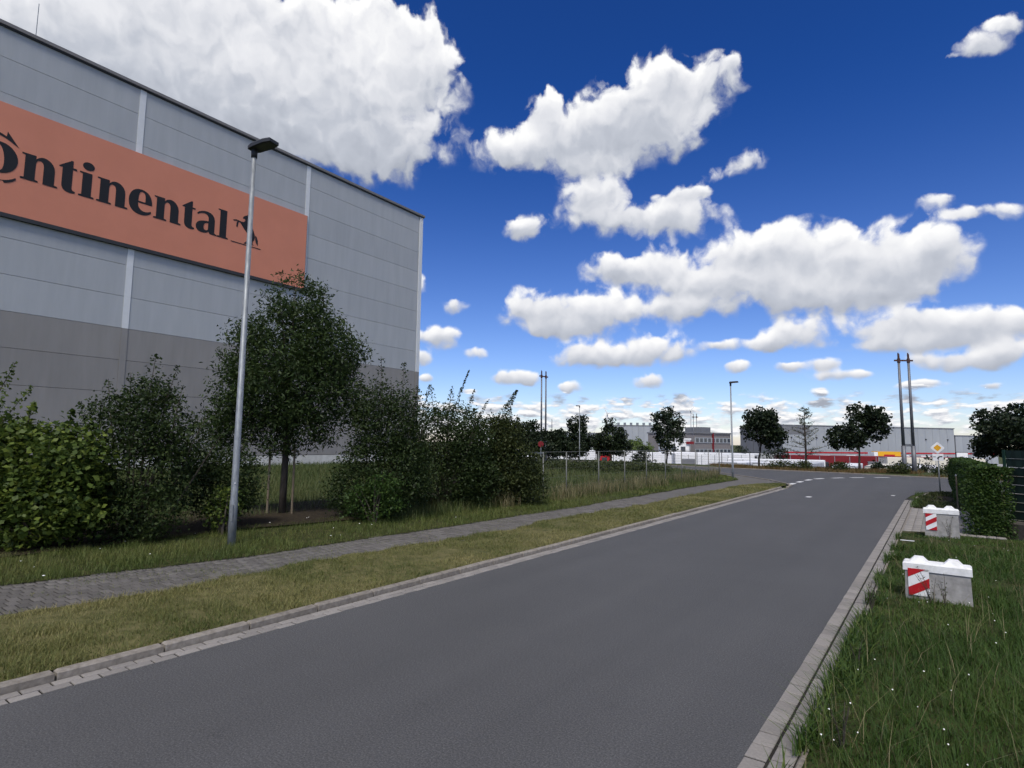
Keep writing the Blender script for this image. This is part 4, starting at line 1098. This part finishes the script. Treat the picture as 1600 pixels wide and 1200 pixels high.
xy = scat(1900, 2.6, 18, lambda y: y * 0 - .85, lambda y: y * 0 + 4.0, rng, 2.0)
grass('seed_grass', 'thin straw coloured grass stalks among the lawn grass', xy, .03, .25 + .28 * rng.random(len(xy)), .0045, 'gr_dry', rng, .9, 2)
# weeds hanging over the right gutter and between the apron stones
xy = scat(9000, 3, 36, lambda y: y * 0 - 1.02, lambda y: y * 0 - .72, rng, 3.0)
k_ = (vnoise(xy * 1.6, 19) > .5) & ((xy[:, 1] < 19) | (xy[:, 1] > 27.5)); xy = xy[k_]
grass('gutter_weeds', 'dark straggly weeds along the right gutter', xy, .02, .06 + .17 * rng.random(len(xy)), .011, 'gr_lawn', rng, 1.3, 2)
xy = np.concatenate([scat(30000, 12, 46, lambda y: y * 0 - 17.0, lambda y: np.interp(y, [12, 40, 46], [-12.5, -12.2, -13.8]), rng, 6), scat(60000, 4, 58, lambda y: np.interp(y, [4, 30, 58], [-38, -40, -36]), lambda y: np.interp(y, [4, 44, 50, 56, 58], [-16.5, -14.5, -16.5, -23, -28]), rng, 12)])
pat = vnoise(xy * .35, 17)
keep = xy[:, 1] < np.interp(xy[:, 0], [-40, -31.5, -25, -20, -16, -13.5], [61, 58.6, 56.4, 53.8, 50, 46])
xy, pat = xy[keep], pat[keep]
zz = hgt(xy[:, 0], xy[:, 1]) + .02; zz[xy[:, 0] > -15.5] = .06
grass('meadow_grass', 'tall rough meadow grass behind the wire fence', xy, zz, .16 + .34 * rng.random(len(xy)) * (.4 + pat), .022 * (1 + np.clip(xy[:, 1] - 20, 0, 40) * .03), 'gr_meadow', rng, .6, 1, np.clip(.1 + .5 * pat + .5 * (rng.random(len(xy)) - .2), 0, 1))
xy = scat(4500, 16, 45, lambda y: y * 0 - 13.9, lambda y: np.interp(y, [16, 40, 45], [-12.0, -12.1, -13.4]), rng, 8)
xy = xy[vnoise(xy * .8, 23) > .42]
grass('fence_stalks', 'dry tall straw stalks growing through the wire fence', xy, .06, .35 + .5 * rng.random(len(xy)), .012, 'gr_dry', rng, .5, 2)
# bramble thicket in the meadow (seen through the fence)
shrub('bramble_thicket', 'low spreading bramble thicket in the meadow behind the fence', (-22.5, 42, .1),
      [(0, 0, .3, 5.5, 3.0, .5), (-3.5, 1, .3, 3.5, 2.5, .4), (3, 1, .3, 3.5, 3, .4)], 1500, 8, .16, 'leaf_olive', 61, (), 4, .22, 0, cat='bramble', group=None)
# little white flower heads in the lawn
fl_xy = scat(95, 3.2, 17, lambda y: y * 0 - .9, lambda y: y * 0 + 2.4, rng, 2.0)
b = MB()
for x, y in fl_xy:
    z = rng.uniform(.14, .30); r_ = rng.uniform(.005, .010)
    b.add([(x + r_ * math.cos(a), y + r_ * math.sin(a), z + .004 * math.sin(a * 2)) for a in [k * 1.0472 for k in range(6)]] + [(x, y, z + .006)], [(i, (i + 1) % 6, 6) for i in range(6)])
o = b.build('wildflowers', 'petal', kind='stuff'); tag(o, 'tiny white flower heads scattered through the lawn grass', 'flowers')
fl_xy = np.stack([rng.uniform(-15, -11.6, 30), rng.uniform(2, 22, 30)], 1)
b = MB()
for x, y in fl_xy:
    z = rng.uniform(.10, .2); r_ = rng.uniform(.012, .024)
    b.add([(x + r_ * math.cos(a), y + r_ * math.sin(a), z) for a in [k * 1.0472 for k in range(6)]] + [(x, y, z + .01)], [(i, (i + 1) % 6, 6) for i in range(6)])
o = b.build('wildflowers', 'petal', kind='stuff'); tag(o, 'few white flowers dotted along the grass strip by the shrubs', 'flowers')

def weed(name, label, x, y, h_, n, seed, mat='leaf_olive', z0=.03, leaf=.035):
    r2 = np.random.default_rng(seed); t = thing(name, label, 'weed', (x, y, z0), 0, 'tall weeds on the lawn')
    b = MB(); lc = []
    for i in range(n):
        a = r2.uniform(0, 6.28); l_ = r2.uniform(.1, .35) * h_; hh_ = h_ * r2.uniform(.65, 1.05)
        e = (l_ * math.cos(a), l_ * math.sin(a), hh_)
        b.tube([(0, 0, -.05), (e[0] * .4, e[1] * .4, hh_ * .55), e], [.005, .004, .002], 4)
        for k in range(14):
            s = r2.uniform(.2, 1); lc.append((e[0] * s * s + r2.normal(0, .025), e[1] * s * s + r2.normal(0, .025), hh_ * s))
    b.build('stalk', 'bark', t)
    obj('foliage', leaf_mesh('foliage', np.array(lc), leaf * r2.uniform(.6, 1.3, len(lc)), mat, r2, .35, .3), None, t)
weed('tall_weed', 'thin branching weed growing in front of the nearer barrier panel', -.18, 10.95, .62, 4, 1)
weed('tall_weed', 'second thin weed beside the nearer barrier panel', -.02, 10.9, .50, 4, 2)
weed('tall_weed', 'thin weed in front of the farther barrier', .12, 18.8, .62, 4, 3)
weed('tall_weed', 'straggly weed leaning over the gutter left of the nearer barrier', -.90, 9.9, .42, 6, 4)
weed('tall_weed', 'dark weed at the lower end of the right gutter', -.72, 5.4, .34, 6, 5)
weed('tall_weed', 'dark weed halfway along the right gutter', -.80, 7.3, .34, 5, 6)
t = thing('dry_stalk', 'single pale dry stalk bent in the lawn at lower right', 'grass stalk', (.93, 7.05, .03))
MB().tube([(0, 0, 0), (.0, .02, .25), (.03, .05, .50), (.07, .06, .64)], [.004, .0035, .004, .002], 5).build('stalk', 'gr_dry', t)
t = thing('dock_plant', 'broad leaved dock plant low in the lawn at lower right', 'plant', (.62, 5.15, .05))
r2 = np.random.default_rng(3)
for i in range(9):
    a = i * .72 + r2.uniform(-.2, .2); L = r2.uniform(.16, .28); wd = L * .16
    pts = []
    for s in (0, .3, .65, 1.0):
        cx, cy, cz = L * s * math.cos(a), L * s * math.sin(a), .06 + .20 * s - .16 * s * s
        k = wd * math.sin(math.pi * min(.98, s * .8 + .15))
        pts += [(cx - k * math.sin(a), cy + k * math.cos(a), cz + .01), (cx + k * math.sin(a), cy - k * math.cos(a), cz + .01)]
    MB().add(pts, [(0, 1, 3, 2), (2, 3, 5, 4), (4, 5, 7, 6)]).build('leaf', 'leaf_hedge', t)
# rusty ground cover on the far planting strip
xy = np.stack([rng.uniform(-26, 6, 24000), rng.uniform(0, 1, 24000)], 1)
fy = np.interp(xy[:, 0], [p[0] for p in FAR_K], [p[1] for p in FAR_K])
xy[:, 1] = fy + .3 + xy[:, 1] * (yard_edge(xy[:, 0]) + 1.0 - fy)
k_ = vnoise(xy * .25, 31) > .33
o = obj('ground_cover', grass_mesh('ground_cover', xy[k_], hgt(xy[k_, 0], xy[k_, 1]), .14 + .22 * rng.random(k_.sum()), .05, 'gr_sedum', rng, .7, 1), None, None, 'stuff'); tag(o, 'rusty brown low ground cover on the far side of the junction', 'ground cover')
for (x, y, rw, lab, sd_) in ((-13.2, 64.2, 1.5, 'low green shrub at the foot of the sparse pale tree', 71), (-11.0, 63.0, 1.1, 'low spreading shrub right of the sparse tree foot', 72), (-3.0, 62.5, 1.0, 'low green shrub at the foot of the tall twin masts', 73), (0.6, 61.6, 1.1, 'low green shrub behind the priority sign post', 74), (-7.9, 63.8, .9, 'small low shrub left of the round tree trunk', 75)):
    shrub('low_shrub', lab, (x, y, -.03), [(0, 0, .3, rw, rw * .7, .55), (rw * .4, 0, .5, rw * .5, rw * .4, .4)], 130, 8, .17, 'leaf_olive', sd_, (), 4, .16, 0, group='low shrubs on the far planting strip')
# moss and grass growing in the joints of the footpath
xy = scat(9000, 1.5, 36, path_l, path_r, rng, 3.0)
xy = xy[(vnoise(xy * 1.3, 41) * .6 + vnoise(xy * 4.5, 42) * .4) > .62]
grass('path_tufts', 'small grass tufts growing in the footpath joints', xy, .06, .02 + .035 * rng.random(len(xy)), .008, 'gr_strip', rng, 1.2, 1)
xy = np.stack([rng.uniform(-.85, .75, 5000), rng.uniform(27.4, 38.2, 5000)], 1)
xy = xy[(vnoise(xy * 1.5, 51) > .38) & (xy[:, 0] > np.interp(xy[:, 1], [33.5, 37, 38.5], [-.85, -.45, .3]))]
grass('bed_weeds', 'dark low weeds covering the soil bed around the priority sign', xy, .03, .05 + .10 * rng.random(len(xy)), .03, 'leaf_olive', rng, 1.2, 1)

# ------------------------------------------------------------------ trailers in the yard
def make_trailer(mat, label, cat='trailer'):
    t = thing('semi_trailer', label, cat, (0, 0, -3.25), 0, 'parked trailers in the yard')
    b = MB()
    L, w, z0, z1, c = 6.8, 1.25, 1.12, 3.95, .07
    prof = [(-w, z0), (w, z0), (w, z1 - c), (w - c, z1), (-w + c, z1), (-w, z1 - c)]
    b.xprism(prof, -L, L)
    body = b.build('body', mat, t)
    MB().box(-L - .02, -L + .05, -w - .01, w + .01, z0, z1 + .01).build('rear_frame', 'galv', body)
    for s in (-1, 1):
        MB().box(-L - .05, -L - .022, s * .62 - .58, s * .62 + .58, z0 + .08, z1 - .12).build('rear_door', mat, body)
        MB().box(-L, L, s * (w + .006) - .012, s * (w + .006) + .012, z0 - .04, z0 + .10).build('side_rail', 'galv', body)
    for s in (-1, 1):
        for k in range(1, 6):
            x = -L + k * 2 * L / 6
            MB().box(x - .05, x + .05, s * (w + .008) - .008, s * (w + .008) + .008, z0 + .12, z1 - .10).build('side_post', 'galv', body)
    MB().box(-L, L, -.45, .45, .92, 1.11).build('chassis', 'dark', t)
    for x in (-5.2, -3.9, -2.6):
        for s in (-1, 1):
            wh_ = MB().tube([(x, s * .82, .52), (x, s * 1.18, .52)], .52, 18).build('wheel', 'tyre', t)
            MB().tube([(x, s * 1.185, .52), (x, s * 1.20, .52)], .27, 12).build('rim', 'galv', wh_)
    for s in (-1, 1): MB().box(3.6, 3.75, s * .7 - .07, s * .7 + .07, 0, .92).build('landing_leg', 'dark', t)
    MB().box(-L - .02, -L + .08, -1.1, 1.1, .45, .6).build('bumper', 'dark', t)
    MB().box(L + .01, L + .5, -1.0, 1.0, 2.2, 3.7).build('cooling_unit', 'dark', body)
    for s in (-1, 1): MB().box(-L + 1.0, -L + 3.4, s * (w + .021) - .003, s * (w + .021) + .003, 2.1, 3.1).build('side_print', 'hall_dark', body)
    return t
def put(o, x, y, rz, label=None, z=-3.25):
    o.location = (x, y, z); o.rotation_euler = (0, 0, R(rz))
    if label: o['label'] = label
    return o
# x, y, heading, colour, what sets it apart
TR = [(-32, 103, 34, 'tarp', 'white trailer below the tall dark tree'), (-42, 106.5, 20, 'tarp', 'white trailer left of the tall dark tree behind the yard fence'),
      (-62, 117, 24, 'tarp', 'white trailer in the row behind the red cab'), (-64, 106, 24, 'tarp', 'white trailer left of the red cab'),
      (-25.5, 108.5, 22, 'tarp_grey', 'grey trailer in the second row behind the corner lamp'), (-38, 118, 20, 'tarp', 'white trailer in front of the office block'),
      (-85, 124, 32, 'tarp', 'white trailer seen at the left end of the fence'), (-73, 131, 32, 'tarp', 'second white trailer at the left end of the fence'),
      (-31, 118, 14, 'tarp', 'white trailer in the back row below the pale halls'),
      (-22.2, 85.2, 88, 'tarp', 'white trailer parked end-on behind the corner lamp'), (-18.3, 85.8, 91, 'tarp', 'white trailer parked end-on left of the round tree trunk'), (-14.6, 86.4, 89, 'tarp_grey', 'grey trailer parked end-on right of the round tree trunk'),
      (-9.4, 85.4, 92, 'tarp', 'white trailer parked end-on right of the sparse pale tree'), (-5.9, 86.8, 90, 'tarp_cream', 'cream trailer parked end-on behind the dark round tree trunk'), (-1.6, 86.0, 90, 'tarp', 'white trailer parked end-on behind the twin masts'),
      (2.3, 87.2, 91, 'tarp', 'white trailer parked end-on right of the twin masts'), (5.9, 86.2, 89, 'tarp', 'white trailer glimpsed left of the hedge'),
      (-1.0, 108, 30, 'tarp_cream', 'cream trailer lying crosswise below the yellow truck'), (-20.5, 96.5, 14, 'tarp', 'white trailer crosswise in front of the dark red ones')]
protos = {}
for x, y, rz, mt, lab in TR:
    if mt in protos: o = copy_tree(protos[mt])
    else: o = protos[mt] = make_trailer(mt, lab)
    put(o, x, y, rz, lab, float(yard_z(y)))
put(make_trailer('darkred', 'long dark red trailer in the yard before the big hall'), -16.6, 110.5, 22, z=float(yard_z(110)))
put(make_trailer('darkred', 'second dark red trailer end to end with the long one'), -4.6, 115.5, 22, z=float(yard_z(115)))

def truck(name, label, x, y, rz, cabmat, boxmat, group, box_len=5.4):
    t = thing(name, label, 'truck', (x, y, float(yard_z(y))), R(rz), group)
    b = MB(); prof = [(-1.0, .9), (.35, .9), (.9, 1.0), (1.0, 2.0), (.75, 3.3), (.5, 3.5), (-1.0, 3.6)]
    vs = [(px + box_len / 2 + 1.4, s * 1.22, pz) for s in (-1, 1) for px, pz in prof]; n = len(prof)
    b.add(vs, [tuple(range(n)), tuple(range(2 * n - 1, n - 1, -1))] + [(i, n + i, n + (i + 1) % n, (i + 1) % n) for i in range(n)])
    cab = b.build('cab', cabmat, t)
    xw = box_len / 2 + 1.4
    MB().add([(xw + .99, -1.05, 2.12), (xw + .99, 1.05, 2.12), (xw + .82, 1.0, 3.05), (xw + .82, -1.0, 3.05), (xw + 1.02, -1.05, 2.12), (xw + 1.02, 1.05, 2.12), (xw + .85, 1.0, 3.05), (xw + .85, -1.0, 3.05)],
             [(3, 2, 1, 0), (4, 5, 6, 7), (0, 1, 5, 4), (1, 2, 6, 5), (2, 3, 7, 6), (3, 0, 4, 7)]).build('windscreen', 'glass', cab)
    for s in (-1, 1): MB().box(xw - .5, xw + .5, s * 1.23 - .01, s * 1.23 + .01, 2.2, 3.0).build('side_window', 'glass', cab)
    bx = MB().box(-box_len / 2, box_len / 2, -1.27, 1.27, 1.15, 4.35).build('box_body', boxmat, t)
    if boxmat == 'yellow':
        for s in (-1, 1): MB().box(-1.3, 1.3, s * 1.28 - .006, s * 1.28 + .006, 3.25, 3.65).build('red_lettering_band', 'red', bx)
        MB().box(-box_len / 2 - .9, -box_len / 2 - .03, -1.25, 1.25, 1.15, 4.2).build('rear_unit', 'white', t)
    MB().box(-box_len / 2, xw + .8, -.5, .5, .8, 1.1).build('chassis', 'dark', t)
    for wx in (-1.8, -.5, xw - .1):
        for s in (-1, 1): MB().tube([(wx, s * .85, .5), (wx, s * 1.2, .5)], .5, 16).build('wheel', 'tyre', t)
truck('box_truck', 'yellow box truck with red band parked before the big hall', -10.2, 166, 36, 'white', 'yellow', None)
truck('red_truck', 'truck with a red cab standing among white trailers behind the meadow', -48.0, 102.4, 200, 'red', 'tarp', None)
truck('box_truck', 'yellow box truck half hidden behind the shrubs by the warehouse corner', -66, 60, 40, 'yellow', 'yellow', None)

# ------------------------------------------------------------------ far buildings
def hall(name, label, p0, p1, depth, z0, z1, mat, n, group='far halls', top_mat='hall_dark', stripe=None, vents=0, lintel=None):
    """long hall whose front runs from p0 to p1; panels are single pieces"""
    d = Vector((p1[0] - p0[0], p1[1] - p0[1], 0)); L = d.length
    t = thing(name, label, 'building', (p0[0], p0[1], z0), math.atan2(d.y, d.x), group)
    h = z1 - z0
    MB().box(.05, L - .05, .12, depth, 0, h - .05).build('core', 'hall_dark', t)
    pw = L / n
    me = MB().box(.03, pw - .03, 0, .12, .0, h - .25).mesh('wall_panel'); me.materials.append(MT[mat])
    for i in range(n): obj('wall_panel', me, None, t).location = (i * pw, 0, 0)
    ns = max(2, int(depth / pw)); sw = depth / ns
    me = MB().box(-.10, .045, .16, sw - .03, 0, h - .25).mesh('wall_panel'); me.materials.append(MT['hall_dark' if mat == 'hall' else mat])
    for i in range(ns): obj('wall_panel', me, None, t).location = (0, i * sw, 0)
    MB().box(-.25, L + .2, -.12, depth, h - .24, h).build('roof_edge', top_mat, t)
    if stripe: MB().box(0, L, -.06, -.004, stripe - z0 - .18, stripe - z0 + .18).build('red_stripe', 'red', t)
    for i in range(vents): MB().box(L * (i + .5) / vents - .35, L * (i + .5) / vents + .35, 1.5, 2.4, h, h + .9).build('roof_vent', 'galv', t)
    return t
rh = hall('storage_hall', 'big grey panelled hall with a red stripe behind the right-hand trees', (-32.4, 162.5), (3.84, 207.8), 17, -4, 7.75, 'hall', 22, stripe=.55)
MB().box(0, 8.5, -.03, -.004, 9.2, 11.4).build('dark_fascia', 'hall_dark', rh)
for i in (1, 4, 8, 12, 15, 18, 21):
    MB().box(i * 2.637 - .12, i * 2.637 + .12, -.3, -.002, 8.2, 8.6).build('wall_lamp', 'dark', rh)
for i in range(6): MB().box(3 + i * 8.5, 6.2 + i * 8.5, -.05, -.003, .2, 3.9).build('dock_door', 'hall_white', rh)
hall('storage_hall', 'lower grey annex at the right end of the big hall', (4.1, 208.2), (14, 220.6), 14, -4, 5.8, 'hall', 6, stripe=.55)
hall('storage_hall', 'grey hall with roof vents left of the tall dark tree', (-91.2, 181.2), (-77, 191.7), 8, -4, 8.7, 'hall', 9, vents=8)
hall('storage_hall', 'bright white flat hall beyond the shrubs left of centre', (-170, 197.5), (-140.9, 219.1), 20, -4, 10.9, 'hall_white', 8, top_mat='hall_white')
hall('storage_hall', 'low grey hall right of the white one behind the masts', (-141, 220), (-106, 245), 10, -4, 7.0, 'hall', 10)
ob = thing('office_block', 'three-storey grey-brown office block with white window bands and red columns', 'building', (-47.4, 139, -4), math.atan2(15.5, 4.3), 'far halls')
Lo = 16
MB().box(0, Lo, .15, 14, 0, 9.0).build('wall', 'brick', ob)
MB().box(-.2, Lo + .2, -.1, 14.2, 9.003, 9.35).build('roof', 'hall_dark', ob)
for fl_ in range(3):
    MB().box(.3, Lo - .3, .02, .147, 1.2 + fl_ * 2.75, 2.5 + fl_ * 2.75).build('window_band', 'hall', ob)
    for k in range(9): MB().box(.6 + k * 1.72, 1.75 + k * 1.72, -.02, .018, 1.4 + fl_ * 2.75, 2.35 + fl_ * 2.75).build('window', 'glass', ob)
for x in (7.6,): MB().box(x, x + .5, -.12, .145, 0, 9.2).build('red_column', 'darkred', ob)
MB().box(9, 13, 4, 9, 9.36, 10.8).build('roof_plant', 'hall_dark', ob)
wb = thing('white_house', 'small white building with a red sign left of the office block', 'building', (-50.5, 130, -4), R(38), 'far halls')
MB().box(0, 5.2, 0, 8, 0, 7.4).build('wall', 'hall_white', wb)
MB().box(-.15, 5.35, -.15, 8.1, 7.403, 7.7).build('roof', 'hall_white', wb)
for x, z in ((.7, 4.6), (2.9, 4.6), (.9, 1.6), (3.2, 1.6)): MB().box(x, x + 1.1, -.03, -.004, z, z + 1.2).build('window', 'glass', wb)
MB().box(4.1, 5.9, -.35, -.18, 6.4, 7.0).build('red_sign', 'darkred', wb)
MB().box(4.9, 5.1, -.25, -.16, 0, 6.3).build('sign_post', 'galv', wb)

t = thing('notice_board', 'white notice board on two posts beyond the hedge', 'board', (3.1, 120.3, -4), R(36))
MB().box(-.9, .9, -.04, .04, 3.8, 5.5).build('panel', 'white', t)
MB().box(-1.0, 1.0, .05, .10, 3.7, 5.6).build('frame', 'dark', t)
for s in (-1, 1): MB().box(s * .9 - .06, s * .9 + .06, .11, .2, 0, 5.6).build('post', 'dark', t)

# ------------------------------------------------------------------ wind turbines and radio mast
def turbine(label, x, y, hz_, rot, r_):
    t = thing('wind_turbine', label, 'wind turbine', (x, y, -5), R(30), 'wind turbines on the horizon')
    MB().tube([(0, 0, 0), (0, 0, hz_)], [2.6, 1.6], 12).build('tower', 'white', t)
    MB().box(-1.8, 1.8, -3.5, 5, hz_ - 1.5, hz_ + 2.2).build('nacelle', 'white', t)
    for k in range(3):
        a = R(rot + 120 * k)
        c, s = math.cos(a), math.sin(a)
        q = [(0, 0.9), (r_ * .2, 1.9), (r_ * .6, 1.1), (r_, .2), (r_, -.2), (r_ * .2, -.9), (0, -.9)]
        pts = [(u * c - v * s, -5, hz_ + u * s + v * c) for u, v in q]; n = len(pts)
        MB().add(pts + [(x_, -4.3, z_) for x_, _, z_ in pts], [tuple(range(n)), tuple(range(2 * n - 1, n - 1, -1))] + [(i, n + i, n + (i + 1) % n, (i + 1) % n) for i in range(n)]).build('blade', 'white', t)
turbine('white wind turbine rising behind the grey vented hall', -690, 1356, 84, 118, 17)
turbine('distant white wind turbine above the far slim masts', -549, 1583, 100, 172, 16)
t = thing('radio_mast', 'thin lattice radio mast on the skyline left of centre', 'mast', (-330, 520, -4))
for a in (0, 2.09, 4.19): MB().tube([(.9 * math.cos(a), .9 * math.sin(a), 0), (.3 * math.cos(a), .3 * math.sin(a), 31)], .12, 5).build('leg', 'mast', t)
for k in range(14):
    z = 1 + k * 2.1; r_ = .9 - .6 * z / 31
    MB().tube([(r_ * math.cos(a), r_ * math.sin(a), z) for a in (0, 2.09, 4.19, 6.28)], .06, 4).build('brace', 'mast', t)
